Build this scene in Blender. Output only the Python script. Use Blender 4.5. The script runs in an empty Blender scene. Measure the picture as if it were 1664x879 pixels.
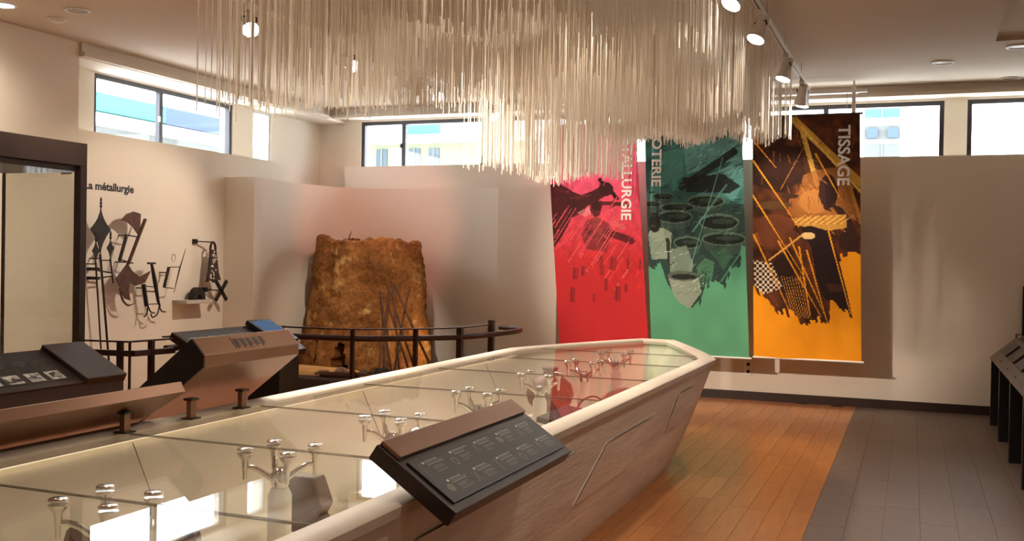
import bpy, bmesh, math, random
import numpy as np
from mathutils import Matrix, Vector

random.seed(7)
SC = bpy.context.scene
C = SC.collection

# ------------------------------------------------------------------ camera
PITCH, ROLL, YAW, CAMZ = -0.0100, 0.0180, 0.3740, 1.6
_h = Vector((-math.sin(YAW), math.cos(YAW), 0)); _r = Vector((math.cos(YAW), math.sin(YAW), 0)); _u = Vector((0, 0, 1))
_fw = _h*math.cos(PITCH) + _u*math.sin(PITCH); _up = -_h*math.sin(PITCH) + _u*math.cos(PITCH)
_R = _r*math.cos(ROLL) + _up*math.sin(ROLL); _U = -_r*math.sin(ROLL) + _up*math.cos(ROLL)
cam = bpy.data.cameras.new('camera'); cam.sensor_width = 36.0; cam.lens = 1658.28/1664*36
cam.clip_start = 0.05; cam.clip_end = 300
camo = bpy.data.objects.new('camera', cam); C.objects.link(camo)
camo.matrix_world = Matrix(((_R.x, _U.x, -_fw.x, 0), (_R.y, _U.y, -_fw.y, 0), (_R.z, _U.z, -_fw.z, CAMZ), (0, 0, 0, 1)))
SC.camera = camo

# ------------------------------------------------------------------ world, exposure
SC.view_settings.view_transform = 'Standard'; SC.view_settings.look = 'None'
SC.view_settings.gamma = 1.0; SC.view_settings.use_curve_mapping = False
SC.view_settings.exposure = 0.72
w = bpy.data.worlds.new('overcast_sky'); SC.world = w; w.use_nodes = True
w.node_tree.nodes['Background'].inputs[0].default_value = (0.86, 0.93, 1.0, 1)
w.node_tree.nodes['Background'].inputs[1].default_value = 9.0
SC.cycles.max_bounces = 10; SC.cycles.diffuse_bounces = 5; SC.cycles.glossy_bounces = 4
SC.cycles.transparent_max_bounces = 40; SC.cycles.sample_clamp_indirect = 4.0
SC.cycles.caustics_reflective = False; SC.cycles.caustics_refractive = False
SC.cycles.use_denoising = True
try: SC.cycles.denoiser = 'OPENIMAGEDENOISE'
except Exception: pass
WARM = (1.0, 0.855, 0.69); SPOTK = 1.0; DOWNK = 1.0

# ------------------------------------------------------------------ helpers
def lin(rgb):
    return tuple(((c/255)/12.92 if c/255 <= .04045 else ((c/255+.055)/1.055)**2.4) for c in rgb)

MATS = {}
def mat(name, rgb, rough=.6, metal=0., var=.0, vscale=4., bump=0., bscale=30., spec=.5, stretch=None, coat=0., trans=0.):
    if name in MATS: return MATS[name]
    m = bpy.data.materials.new(name); m.use_nodes = True; nt = m.node_tree; b = nt.nodes['Principled BSDF']
    col = lin(rgb)
    b.inputs['Base Color'].default_value = (*col, 1); b.inputs['Roughness'].default_value = rough
    b.inputs['Metallic'].default_value = metal; b.inputs['Specular IOR Level'].default_value = spec
    b.inputs['Coat Weight'].default_value = coat
    if var or bump:
        tc = nt.nodes.new('ShaderNodeTexCoord'); mp = nt.nodes.new('ShaderNodeMapping')
        nt.links.new(tc.outputs['Object'], mp.inputs[0])
        if stretch: mp.inputs['Scale'].default_value = stretch
    if var:
        n = nt.nodes.new('ShaderNodeTexNoise'); n.inputs['Scale'].default_value = vscale; n.inputs['Detail'].default_value = 6
        nt.links.new(mp.outputs[0], n.inputs['Vector'])
        rp = nt.nodes.new('ShaderNodeValToRGB'); rp.color_ramp.elements[0].position = .3; rp.color_ramp.elements[1].position = .7
        rp.color_ramp.elements[0].color = (*[c*(1-var) for c in col], 1)
        rp.color_ramp.elements[1].color = (*[min(1, c*(1+var)) for c in col], 1)
        nt.links.new(n.outputs[0], rp.inputs[0]); nt.links.new(rp.outputs[0], b.inputs['Base Color'])
    if bump:
        n2 = nt.nodes.new('ShaderNodeTexNoise'); n2.inputs['Scale'].default_value = bscale; n2.inputs['Detail'].default_value = 5
        nt.links.new(mp.outputs[0], n2.inputs['Vector'])
        bp = nt.nodes.new('ShaderNodeBump'); bp.inputs['Strength'].default_value = bump; bp.inputs['Distance'].default_value = .01
        nt.links.new(n2.outputs[0], bp.inputs['Height']); nt.links.new(bp.outputs[0], b.inputs['Normal'])
    if trans:
        out = nt.nodes['Material Output']; t = nt.nodes.new('ShaderNodeBsdfTranslucent'); t.inputs[0].default_value = (*col, 1)
        mx = nt.nodes.new('ShaderNodeMixShader'); mx.inputs[0].default_value = trans
        nt.links.new(b.outputs[0], mx.inputs[1]); nt.links.new(t.outputs[0], mx.inputs[2]); nt.links.new(mx.outputs[0], out.inputs[0])
    MATS[name] = m; return m

def glass(name, tint=(1, 1, 1), ior=1.5, rough=0.0, k=1.0):   # k < 1: anti-reflective coating
    m = bpy.data.materials.new(name); m.use_nodes = True; nt = m.node_tree; nt.nodes.remove(nt.nodes['Principled BSDF'])
    out = nt.nodes['Material Output']; t = nt.nodes.new('ShaderNodeBsdfTransparent'); t.inputs[0].default_value = (*tint, 1)
    g = nt.nodes.new('ShaderNodeBsdfGlossy'); g.inputs['Roughness'].default_value = rough
    # Schlick reflectance, the same for both faces of a pane (rays are not bent in it)
    lw_ = nt.nodes.new('ShaderNodeLayerWeight'); lw_.inputs[0].default_value = .5
    pw = nt.nodes.new('ShaderNodeMath'); pw.operation = 'POWER'; pw.inputs[1].default_value = 5.
    f = nt.nodes.new('ShaderNodeMath'); f.operation = 'MULTIPLY_ADD'; f0 = ((ior-1)/(ior+1))**2
    f.inputs[1].default_value = (1-f0)*k; f.inputs[2].default_value = f0*k
    nt.links.new(lw_.outputs['Facing'], pw.inputs[0]); nt.links.new(pw.outputs[0], f.inputs[0])
    mx = nt.nodes.new('ShaderNodeMixShader')
    nt.links.new(f.outputs[0], mx.inputs[0]); nt.links.new(t.outputs[0], mx.inputs[1]); nt.links.new(g.outputs[0], mx.inputs[2])
    nt.links.new(mx.outputs[0], out.inputs[0]); MATS[name] = m; return m

def emit(name, rgb, s):
    m = bpy.data.materials.new(name); m.use_nodes = True; nt = m.node_tree; nt.nodes.remove(nt.nodes['Principled BSDF'])
    e = nt.nodes.new('ShaderNodeEmission'); e.inputs[0].default_value = (*lin(rgb), 1); e.inputs[1].default_value = s
    nt.links.new(e.outputs[0], nt.nodes['Material Output'].inputs[0]); MATS[name] = m; return m

def printed(name, rough=.7, spec=.3):
    m = bpy.data.materials.new(name); m.use_nodes = True; nt = m.node_tree; b = nt.nodes['Principled BSDF']
    a = nt.nodes.new('ShaderNodeAttribute'); a.attribute_name = 'print'
    nt.links.new(a.outputs['Color'], b.inputs['Base Color']); b.inputs['Roughness'].default_value = rough
    b.inputs['Specular IOR Level'].default_value = spec
    MATS[name] = m; return m

def tag(o, label=None, cat=None, group=None, kind=None):
    if label: o['label'] = label
    if cat: o['category'] = cat
    if group: o['group'] = group
    if kind: o['kind'] = kind
    return o

def empty(name, loc, label=None, cat=None, group=None, kind=None):
    o = bpy.data.objects.new(name, None); C.objects.link(o); o.location = loc; o.empty_display_size = .05
    return tag(o, label, cat, group, kind)

def copy_tree(o, parent=None):
    c = o.copy(); C.objects.link(c)
    if parent: c.parent = parent
    for ch in list(o.children): copy_tree(ch, c)
    return c

class MB:
    """collects shapes in world coordinates and links them as one mesh object"""
    def __init__(s): s.v = []; s.f = []; s.mi = []
    def add(s, vs, fs, m=0):
        k = len(s.v); s.v += [tuple(p) for p in vs]; s.f += [tuple(i+k for i in f) for f in fs]; s.mi += [m]*len(fs); return s
    def box(s, x0, x1, y0, y1, z0, z1, M=None, m=0):
        vs = [Vector(p) for p in ((x0,y0,z0),(x1,y0,z0),(x1,y1,z0),(x0,y1,z0),(x0,y0,z1),(x1,y0,z1),(x1,y1,z1),(x0,y1,z1))]
        if M: vs = [M @ p for p in vs]
        return s.add(vs, [(0,3,2,1),(4,5,6,7),(0,1,5,4),(1,2,6,5),(2,3,7,6),(3,0,4,7)], m)
    def bar(s, a, b, wx, wy=None, up=(0,0,1), m=0):
        a, b = Vector(a), Vector(b); d = (b-a).normalized(); upv = Vector(up)
        if abs(d.dot(upv)) > .99: upv = Vector((1, 0, 0))
        sx = d.cross(upv).normalized(); sy = sx.cross(d).normalized(); wy = wy or wx
        vs = [p + sx*(i*wx/2) + sy*(j*wy/2) for p in (a, b) for i, j in ((-1,-1),(1,-1),(1,1),(-1,1))]
        return s.add(vs, [(0,1,2,3),(7,6,5,4),(0,4,5,1),(1,5,6,2),(2,6,7,3),(3,7,4,0)], m)
    def tube(s, pts, r, n=8, m=0):
        pts = [Vector(p) for p in pts]; R = r if isinstance(r, (list, tuple)) else [r]*len(pts); vs = []; fs = []
        prev = None
        for i, p in enumerate(pts):
            d = (pts[min(i+1, len(pts)-1)] - pts[max(i-1, 0)]).normalized()
            if prev is None:
                a = Vector((0,0,1)) if abs(d.z) < .9 else Vector((1,0,0)); sx = d.cross(a).normalized()
            else: sx = (prev - d*prev.dot(d)).normalized()
            prev = sx; sy = d.cross(sx)
            vs += [p + (sx*math.cos(2*math.pi*k/n) + sy*math.sin(2*math.pi*k/n))*R[i] for k in range(n)]
        for i in range(len(pts)-1):
            for k in range(n): fs.append((i*n+k, i*n+(k+1)%n, (i+1)*n+(k+1)%n, (i+1)*n+k))
        fs.append(tuple(range(n-1, -1, -1))); q = (len(pts)-1)*n; fs.append(tuple(range(q, q+n)))
        return s.add(vs, fs, m)
    def lathe(s, prof, n=24, M=None, m=0, caps=True):
        vs = []; fs = []
        for r, z in prof:
            for k in range(n): vs.append(Vector((r*math.cos(2*math.pi*k/n), r*math.sin(2*math.pi*k/n), z)))
        if M: vs = [M @ p for p in vs]
        for i in range(len(prof)-1):
            for k in range(n): fs.append((i*n+k, i*n+(k+1)%n, (i+1)*n+(k+1)%n, (i+1)*n+k))
        if caps:
            fs.append(tuple(range(n-1, -1, -1))); q = (len(prof)-1)*n; fs.append(tuple(range(q, q+n)))
        return s.add(vs, fs, m)
    def prism(s, poly, lo, hi, axis='y', M=None, m=0):
        """extrudes a 2-D polygon; axis y: (x,z); axis x: (y,z); axis z: (x,y)"""
        def P(a, b, t): return {'y': (a, t, b), 'x': (t, a, b), 'z': (a, b, t)}[axis]
        n = len(poly); vs = [Vector(P(a, b, t)) for t in (lo, hi) for a, b in poly]
        if M: vs = [M @ p for p in vs]
        fs = [tuple(range(n-1, -1, -1)), tuple(range(n, 2*n))] + [(i, (i+1) % n, n+(i+1) % n, n+i) for i in range(n)]
        return s.add(vs, fs, m)
    def build(s, name, mats, parent=None, smooth=False, bevel=0, base=None):
        me = bpy.data.meshes.new(name)
        off = Vector((0, 0, 0))
        if base is not None: off = Vector(base)
        elif parent is not None: off = Vector((0, 0, 0))
        me.from_pydata([Vector(p)-off for p in s.v], [], s.f)
        for mm in (mats if isinstance(mats, (list, tuple)) else [mats]): me.materials.append(mm)
        if len(me.materials) > 1: me.polygons.foreach_set('material_index', s.mi)
        bm = bmesh.new(); bm.from_mesh(me); bmesh.ops.recalc_face_normals(bm, faces=bm.faces); bm.to_mesh(me); bm.free()
        if smooth:
            me.polygons.foreach_set('use_smooth', [True]*len(me.polygons))
            try: me.set_sharp_from_angle(angle=math.radians(40))
            except Exception: pass
        me.update()
        o = bpy.data.objects.new(name, me); C.objects.link(o); o.location = off
        if parent is not None:
            o.parent = parent
            pm = world_of(parent)
            o.matrix_parent_inverse = pm.inverted()
        if bevel:
            b = o.modifiers.new('bevel', 'BEVEL'); b.width = bevel; b.segments = 2; b.limit_method = 'ANGLE'
        return o

def world_of(o):
    m = Matrix.LocRotScale(o.location, o.rotation_euler, o.scale)
    if o.parent: m = world_of(o.parent) @ o.matrix_parent_inverse @ m
    return m

def struct(o): o['kind'] = 'structure'; return o

def frame_to(p, d):
    """matrix at p whose +z points along d"""
    d = Vector(d).normalized(); q = d.to_track_quat('Z', 'Y'); return Matrix.Translation(Vector(p)) @ q.to_matrix().to_4x4()

# ------------------------------------------------------------------ tiny painter for flat prints
class Paint:
    def __init__(s, nx, ny, rgb):
        s.nx, s.ny = nx, ny; s.a = np.empty((ny, nx, 3)); s.a[:] = rgb
        s.U, s.V = np.meshgrid((np.arange(nx)+.5), (np.arange(ny)+.5)); s.clip = None
    def put(s, mask, rgb, al=1.0):
        if s.clip is not None: mask = mask & s.clip
        al = al[mask][:, None] if isinstance(al, np.ndarray) else al
        s.a[mask] = s.a[mask]*(1-al) + np.array(rgb)*al
    def ell(s, cx, cy, rx, ry, rgb, al=1., rot=0):
        c, q = math.cos(rot), math.sin(rot); du, dv = s.X-cx, s.Y-cy
        s.put(((du*c+dv*q)/rx)**2 + ((-du*q+dv*c)/ry)**2 < 1, rgb, al)
    def inpoly(s, P):
        m = np.zeros(s.X.shape, bool); n = len(P)
        for i in range(n):
            (x1, y1), (x2, y2) = P[i], P[(i+1) % n]
            c = ((y1 > s.Y) != (y2 > s.Y)); dy = (y2-y1) if y2 != y1 else 1e-9
            m ^= c & (s.X < (x2-x1)*(s.Y-y1)/dy + x1)
        return m
    def poly(s, P, rgb, al=1.): s.put(s.inpoly(P), rgb, al)
    def line(s, x1, y1, x2, y2, wd, rgb, al=1., taper=0):
        dx, dy = x2-x1, y2-y1; L = dx*dx+dy*dy; t = np.clip(((s.X-x1)*dx+(s.Y-y1)*dy)/L, 0, 1)
        d = np.hypot(s.X-(x1+t*dx), s.Y-(y1+t*dy)); s.put(d < wd/2*(1-taper*t), rgb, al)
    def noise(s, cells, seed):
        r = np.random.RandomState(seed); gx, gy = cells; g = r.rand(gy+2, gx+2)
        fx = s.U/s.nx*gx; fy = s.V/s.ny*gy; i = fx.astype(int); j = fy.astype(int); fx -= i; fy -= j
        fx = fx*fx*(3-2*fx); fy = fy*fy*(3-2*fy)
        return g[j, i]*(1-fx)*(1-fy)+g[j, i+1]*fx*(1-fy)+g[j+1, i]*(1-fx)*fy+g[j+1, i+1]*fx*fy
    def mottle(s, amt, cells, seed, mask=None):
        n = (s.noise(cells, seed)-.5)*2*amt; n = 1+n
        if mask is None: s.a *= n[..., None]
        else: s.a[mask] *= n[mask][:, None]
    def mesh(s, name, P00, P10, P01, material, parent=None, curve=None):
        """P00 top-left, P10 top-right, P01 bottom-left corner of the print; one quad for each cell"""
        nx, ny = s.nx, s.ny; P00, P10, P01 = map(np.array, (P00, P10, P01))
        i, j = np.meshgrid(np.arange(nx+1)/nx, np.arange(ny+1)/ny)
        co = P00 + i[..., None]*(P10-P00) + j[..., None]*(P01-P00)
        if curve: co = co + curve(i, j)
        co = co.reshape(-1, 3)
        k = np.arange(nx*ny); q = (k//nx)*(nx+1)+k % nx
        F = np.stack([q, q+nx+1, q+nx+2, q+1], 1)
        me = bpy.data.meshes.new(name); me.vertices.add(len(co)); me.vertices.foreach_set('co', co.ravel())
        me.loops.add(4*len(F)); me.loops.foreach_set('vertex_index', F.ravel().astype(np.int32))
        me.polygons.add(len(F)); me.polygons.foreach_set('loop_start', np.arange(0, 4*len(F), 4, dtype=np.int32))
        me.update(calc_edges=True); me.validate()
        a = np.clip(s.a/255, 0, 1).reshape(-1, 3); a = np.where(a <= .04045, a/12.92, ((a+.055)/1.055)**2.4)
        col = np.ones((len(F), 4, 4)); col[:, :, :3] = a[:, None, :]
        at = me.color_attributes.new('print', 'FLOAT_COLOR', 'CORNER'); at.data.foreach_set('color', col.astype(np.float32).ravel())
        me.materials.append(material); me.polygons.foreach_set('use_smooth', [True]*len(F))
        o = bpy.data.objects.new(name, me); C.objects.link(o)
        if parent is not None:
            o.parent = parent; o.matrix_parent_inverse = world_of(parent).inverted()
        return o

def grain(p, n, seed, L, slant, lo=.62, hi=1.5, wd=2.2, al=.75):
    r = random.Random(seed); ys_, xs_ = np.nonzero(p.clip)
    for k in range(n):
        q = r.randrange(len(ys_)); j, i = ys_[q], xs_[q]; c = np.clip(p.a[j, i]*r.uniform(lo, hi), 0, 255)
        a = slant+r.uniform(-.5, .5); l = L*r.uniform(.3, 1)
        x, y = p.X[j, i], p.Y[j, i]; p.line(x, y, x+l*math.cos(a), y+l*math.sin(a), wd*r.uniform(.6, 1.6), c, al)

def lettering(name, text, size, M, material, parent=None, extrude=.001, offset=.0, align='LEFT', xs=1.0, height=None, length=None):
    cu = bpy.data.curves.new(name, 'FONT'); cu.body = text; cu.size = size; cu.extrude = extrude; cu.offset = offset; cu.align_x = align
    cu.resolution_u = 4
    t = bpy.data.objects.new(name, cu); C.objects.link(t); bpy.context.view_layer.update()
    dg = bpy.context.evaluated_depsgraph_get(); me = bpy.data.meshes.new_from_object(t.evaluated_get(dg))
    bpy.data.objects.remove(t); me.name = name
    xsv = [v.co.x for v in me.vertices]; ysv = [v.co.y for v in me.vertices]
    kx = (length/(max(xsv)-min(xsv))) if length else xs; ky = (height/(max(ysv)-min(ysv))) if height else 1
    x0 = min(xsv); y0 = min(ysv) if height else 0
    for v in me.vertices: v.co = M @ Vector(((v.co.x-(x0 if length else 0))*kx, (v.co.y-y0)*ky, v.co.z))
    me.materials.clear(); me.materials.append(material)
    o = bpy.data.objects.new(name, me); C.objects.link(o)
    if parent is not None:
        o.parent = parent; o.matrix_parent_inverse = world_of(parent).inverted()
    return o

# ------------------------------------------------------------------ materials
M_wall = mat('wall_paint', (226, 215, 200), .85, var=.02, vscale=1.5, bump=.05, bscale=120)
M_ceil = mat('ceiling_paint', (208, 194, 176), .9, var=.02, vscale=1.)
M_base = mat('dark_baseboard', (48, 26, 20), .45, var=.15, vscale=8)
M_fram = mat('window_frame_dark', (52, 48, 52), .4, metal=.2)
M_framw = mat('window_frame_pale', (205, 208, 212), .5)
M_wood = mat('floor_wood', (164, 104, 56), .3, var=.16, vscale=5, stretch=(6, .6, 6))
M_wood2 = mat('floor_wood_dark', (160, 100, 52), .3, var=.16, vscale=5, stretch=(6, .6, 6))
M_wood3 = mat('floor_wood_pale', (169, 109, 60), .3, var=.14, vscale=5, stretch=(6, .6, 6))
M_grey = mat('floor_grey', (102, 82, 68), .5, var=.1, vscale=14, bump=.05, bscale=90)
M_grey2 = mat('floor_grey_dark', (98, 79, 66), .5, var=.1, vscale=14, bump=.05, bscale=90)
M_joint = mat('floor_joint', (84, 54, 34), .8)
M_hull = mat('whitewashed_wood', (222, 212, 202), .7, var=.14, vscale=3, bump=.5, bscale=9, stretch=(1, .35, 2.5))
M_rim = mat('rim_paint', (200, 187, 171), .6, var=.05, vscale=4, bump=.15, bscale=20)
M_basin = mat('basin_lining', (236, 226, 206), .75, var=.02, vscale=2)
M_joinl = mat('panel_seam', (120, 108, 92), .8)
M_brown = mat('bronze_brown_metal', (128, 90, 66), .34, metal=.4, var=.05, vscale=3)
M_dbrown = mat('dark_brown_metal', (46, 30, 25), .42, metal=.15, var=.08, vscale=5)
M_black = mat('black_panel', (22, 18, 18), .35)
M_rail = mat('rail_brown_metal', (58, 34, 28), .35, metal=.4)
M_chrome = mat('chrome', (210, 205, 198), .18, metal=1.)
M_colu = mat('column_white', (228, 222, 210), .35)
M_strand = mat('strand_white', (248, 243, 236), .4, trans=.5)
M_white = mat('white_enamel', (228, 224, 218), .4)
M_cable = mat('cable_grey', (150, 140, 130), .5)
M_clay = None
M_iron = mat('forged_iron', (44, 36, 34), .55, metal=.5, var=.25, vscale=20, bump=.3, bscale=60)
M_rust = mat('rusted_iron', (84, 54, 42), .65, metal=.3, var=.25, vscale=15, bump=.3, bscale=60)
M_stick = mat('stick_bark', (84, 46, 26), .8, var=.25, vscale=20)
M_sand = mat('tan_sand', (196, 150, 92), .95, var=.12, vscale=12, bump=.6, bscale=40)
M_coal = mat('charcoal', (36, 30, 30), .8, var=.3, vscale=15, bump=.6, bscale=30)
M_stone = mat('stone_brown', (128, 98, 80), .85, var=.3, vscale=10, bump=.6, bscale=30)
M_plat = mat('platform_dark', (40, 27, 23), .6, var=.15, vscale=6)
M_glass = glass('clear_glass', (.985, .99, .985), 1.5, k=.5)
M_wglass = glass('window_glass', (.98, .99, .99), 1.4)
M_cglass = glass('cabinet_glass', (.82, .83, .79), 1.5)
M_lamp = emit('lamp_face', (255, 246, 232), 30.)
M_fillstrip = emit('added_fill_glow', (255, 226, 186), .9)  # added glow for the case interior, not a known fitting
M_print = printed('banner_print', .75, .2)
M_label = printed('label_print', .4, .4)
M_screen = emit('tablet_screen', (120, 150, 190), .28)
M_letter = mat('letter_white', (235, 228, 224), .7)
M_letterd = mat('letter_dark', (38, 34, 46), .7)
M_ext = mat('facade_white', (236, 234, 226), .8)
M_extc = mat('facade_cyan', (44, 104, 104), .8)
M_extb = mat('facade_blue', (44, 58, 82), .8)
M_extg = mat('facade_grey', (70, 72, 70), .8)
M_exty = mat('facade_cream', (86, 90, 68), .8)
M_extw = mat('facade_window', (26, 42, 50), .3)
M_calab = mat('calabash_skin', (120, 72, 52), .5, var=.25, vscale=6)
M_basket = mat('woven_basket', (112, 62, 46), .8, var=.3, vscale=30, bump=.8, bscale=80)
M_oldwood = mat('carved_wood', (98, 76, 66), .65, var=.25, vscale=8, stretch=(1, 4, 1))
M_plinth = mat('plinth_white', (226, 216, 198), .7)

# ------------------------------------------------------------------ room shell
XL, CZ = -7.58, 3.64
XG, YG = -8.00, 12.70                     # planes of the window glass
XLf, YBf = -7.58, 12.27                   # face of the lined lower walls
LZL, LZB = 2.80, 2.845                    # ledge heights
X1, Y0 = 3.4, -3.2                        # unseen right wall and the wall behind the camera

# floor: sub-floor slab with the joint colour, planks laid on it
fl = MB().box(XG-.3, X1+.1, Y0-.1, YG+.3, -.1, -.004).build('floor', M_joint); struct(fl)
plank_meshes = {}
def plank(x0, x1, y0, y1, m, parent, g=.0011):
    key = (round(x1-x0, 3), round(y1-y0, 3), m.name)
    if key not in plank_meshes:
        hx, hy = (x1-x0)/2-g, (y1-y0)/2-g
        o = MB().box(-hx, hx, -hy, hy, -.006, 0).build('plank', m, None)
        plank_meshes[key] = o.data; bpy.data.objects.remove(o)
    o = bpy.data.objects.new('plank', plank_meshes[key]); C.objects.link(o)
    o.location = ((x0+x1)/2, (y0+y1)/2, 0); o.parent = parent; return o
XB = -.57                                  # where wood meets grey planks
rng = random.Random(3)
W = .134
for i in range(10):                        # wooden planks beside the boat
    x1 = XB-i*W; x0 = x1-W; y = 4.2-rng.random()*.9
    while y < YBf-.02:
        L = rng.choice((.75, .9, 1.05, 1.2)); y1 = min(y+L, YBf)
        if y1-y > .12: plank(x0, x1, y, y1, rng.choice((M_wood, M_wood, M_wood2, M_wood3)), fl)
        y = y1
G = .215
for i in range(9):                         # grey planks on the aisle at the right
    x0 = XB+i*G; x1 = x0+G; y = 4.6-rng.random()*.9
    while y < YBf-.02:
        y1 = min(y+.92, YBf)
        if y1-y > .12: plank(x0, x1, y, y1, rng.choice((M_grey, M_grey, M_grey2)), fl)
        y = y1
# the rest of the same two floors, out of sight or too far to tell the planks apart
xw = XB-10*W
rest = MB()
for x0, x1, y0, y1 in ((XL, xw-.003, Y0, YBf), (xw-.003, XB-.003, Y0, 3.2)): rest.box(x0, x1, y0, y1, -.006, -.0005)
o = rest.build('wooden_floor_rest', M_wood, fl); o['kind'] = 'stuff'
rest = MB()
for x0, x1, y0, y1 in ((XB+9*G+.003, X1, Y0, YBf), (XB+.003, XB+9*G+.003, Y0, 3.6)): rest.box(x0, x1, y0, y1, -.006, -.0005)
o = rest.build('grey_floor_rest', M_grey, fl); o['kind'] = 'stuff'

# ceiling with a shallow sunken field over the right aisle
cl = MB()
cx0, cx1, cy0, cy1 = .65, 3.0, 2.0, 10.1
cl.box(XG-.3, cx0, Y0-.1, YG+.3, CZ, CZ+.4).box(cx1, X1+.1, Y0-.1, YG+.3, CZ, CZ+.4)
cl.box(cx0, cx1, Y0-.1, cy0, CZ, CZ+.4).box(cx0, cx1, cy1, YG+.3, CZ, CZ+.4).box(cx0, cx1, cy0, cy1, CZ+.04, CZ+.4)
struct(cl.build('ceiling', M_ceil))

# outer walls: long window recesses with deep sills, the glass set back behind the wall face
WL = [(8.34, 10.68, LZL, 3.485), (11.10, 11.50, LZL, 3.485)]
WBk = [(-7.32, -5.43, LZB, 3.52), (-5.06, -2.68, LZB, 3.52), (-2.35, .302, LZB, 3.52), (.545, 2.9, LZB, 3.52)]
HL, HB = 3.50, 3.545                      # soffits of the recesses
lw = MB()
lw.box(XG-.2, XLf, Y0, 7.70, 0, CZ)                     # flush wall nearer the camera
lw.box(XG-.2, XLf, 7.70, 11.52, 0, LZL)                 # wall under the deep sill
lw.box(XG-.2, XLf, 7.70, YG, HL, CZ)
lw.box(XG-.2, XG, 11.52, YG+.2, 0, CZ)                  # set-back corner behind the niche
ys = [7.70] + [v for a in WL for v in a[:2]] + [11.52]
for i in range(0, len(ys), 2): lw.box(XG-.2, XG, ys[i], ys[i+1], LZL, HL)
for a in WL: lw.box(XG-.2, XG, a[0], a[1], a[3], HL)
struct(lw.build('wall_left', M_wall))
bw = MB()
bw.box(-7.32, X1, YBf, YG+.2, 0, LZB)
bw.box(XG, -7.32, YG, YG+.2, 0, CZ)
bw.box(XLf, X1, YBf, YG+.2, HB, CZ)
xs = [v for a in WBk for v in a[:2]][1:] + [X1]
for i in range(0, len(xs), 2): bw.box(xs[i], xs[i+1], YG, YG+.2, LZB, HB)
for a in WBk: bw.box(a[0], a[1], YG, YG+.2, a[3], HB)
struct(bw.build('wall_back', M_wall))
struct(MB().box(X1, X1+.2, Y0, YG+.2, 0, CZ).build('wall_right', M_wall))
struct(MB().box(XG-.2, X1+.2, Y0-.2, Y0, 0, CZ).build('wall_front', M_wall))
# curtain-rail mouldings under the ceiling, baseboard
t = MB().box(XLf, XLf+.07, 7.70, YBf-.1, 3.505, 3.55).box(XLf, XLf+.03, 7.70, YBf-.1, 3.55, CZ); struct(t.build('trim_1', M_ceil))
t = MB().box(XLf+.07, X1, YBf-.07, YBf, 3.515, 3.56).box(XLf+.07, X1, YBf-.03, YBf, 3.56, CZ); struct(t.build('trim_2', M_ceil))
struct(MB().box(-4.1, X1, YBf-.018, YBf, 0, .10).build('baseboard_back', M_base))

def window(n, axis, plane, a, b, z0, z1, mull, dark=True, fw=.05):
    e = empty('window_%d' % n, (plane, a, z0) if axis == 'x' else (a, plane, z0), kind='structure')
    def B(p0, p1, q0, q1, d0, d1):
        m = MB()
        if axis == 'x': m.box(plane-d1, plane-d0, p0, p1, q0, q1)
        else: m.box(p0, p1, plane+d0, plane+d1, q0, q1)
        return m
    fm = M_fram if dark else M_framw
    m = MB()
    for p0, p1, q0, q1 in ((a, b, z0, z0+fw*.8), (a, b, z1-fw, z1), (a, a+fw, z0+fw*.8, z1-fw), (b-fw, b, z0+fw*.8, z1-fw)):
        k = B(p0, p1, q0, q1, .02, .09); m.add(k.v, k.f)
    m.build('window_frame', fm, e)
    edges = [a+fw] + list(mull) + [b-fw]
    for i, mu in enumerate(mull):
        B(mu-.028, mu+.028, z0+fw*.8, z1-fw, .015, .075).build('window_mullion', fm, e)
        B(mu-.045, mu-.022, (z0+z1)/2-.04, (z0+z1)/2+.02, -.005, .02).build('window_latch', M_chrome if axis == 'x' else M_fram, e)
    for i in range(len(edges)-1):
        B(edges[i], edges[i+1], z0+fw*.8, z1-fw, .048, .052).build('window_pane', M_wglass, e)
window(1, 'x', XG, *WL[0], mull=[9.38])
window(2, 'x', XG, *WL[1], mull=[], dark=False, fw=.03)
window(3, 'y', YG, *WBk[0], mull=[-6.65])
window(4, 'y', YG, *WBk[1], mull=[-3.88])
window(5, 'y', YG, *WBk[2], mull=[-1.0])
window(6, 'y', YG, *WBk[3], mull=[1.7])

# niche behind the furnace: left fin wall, concave curved wall, right lining; one shell 2.52 m high
NZ = 2.52
curve = [(-7.16, 10.02), (-7.19, 10.5), (-7.2, 10.9), (-7.16, 11.3), (-7.03, 11.65), (-6.76, 11.93), (-6.4, 12.08), (-5.95, 12.14), (-5.5, 12.12), (-5.15, 12.06), (-4.9, 11.97)]
def smooth_path(P, n=6):
    out = []
    for i in range(len(P)-1):
        p0, p1, p2, p3 = P[max(i-1, 0)], P[i], P[i+1], P[min(i+2, len(P)-1)]
        for k in range(n):
            t = k/n
            out.append(tuple(.5*((2*p1[d])+(-p0[d]+p2[d])*t+(2*p0[d]-5*p1[d]+4*p2[d]-p3[d])*t*t+(-p0[d]+3*p1[d]-3*p2[d]+p3[d])*t**3) for d in range(len(p1))))
    out.append(tuple(P[-1])); return out
inner = smooth_path(curve, 5)
poly = [(XLf, 9.98)] + [(-7.0, 9.98)] + [(-7.0-.0, 10.0)] + inner[1:] + [(-4.1, 11.97), (-4.1, YBf), (-7.30, YBf), (-7.30, 12.2), (-7.42, 11.6), (XLf, 11.4)]
nm = MB()
outl = [(-7.36, 10.12), (-7.36, 11.2), (-7.28, 11.7), (-6.95, 12.14), (-6.4, 12.26), (-4.9, 12.26)]
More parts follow.
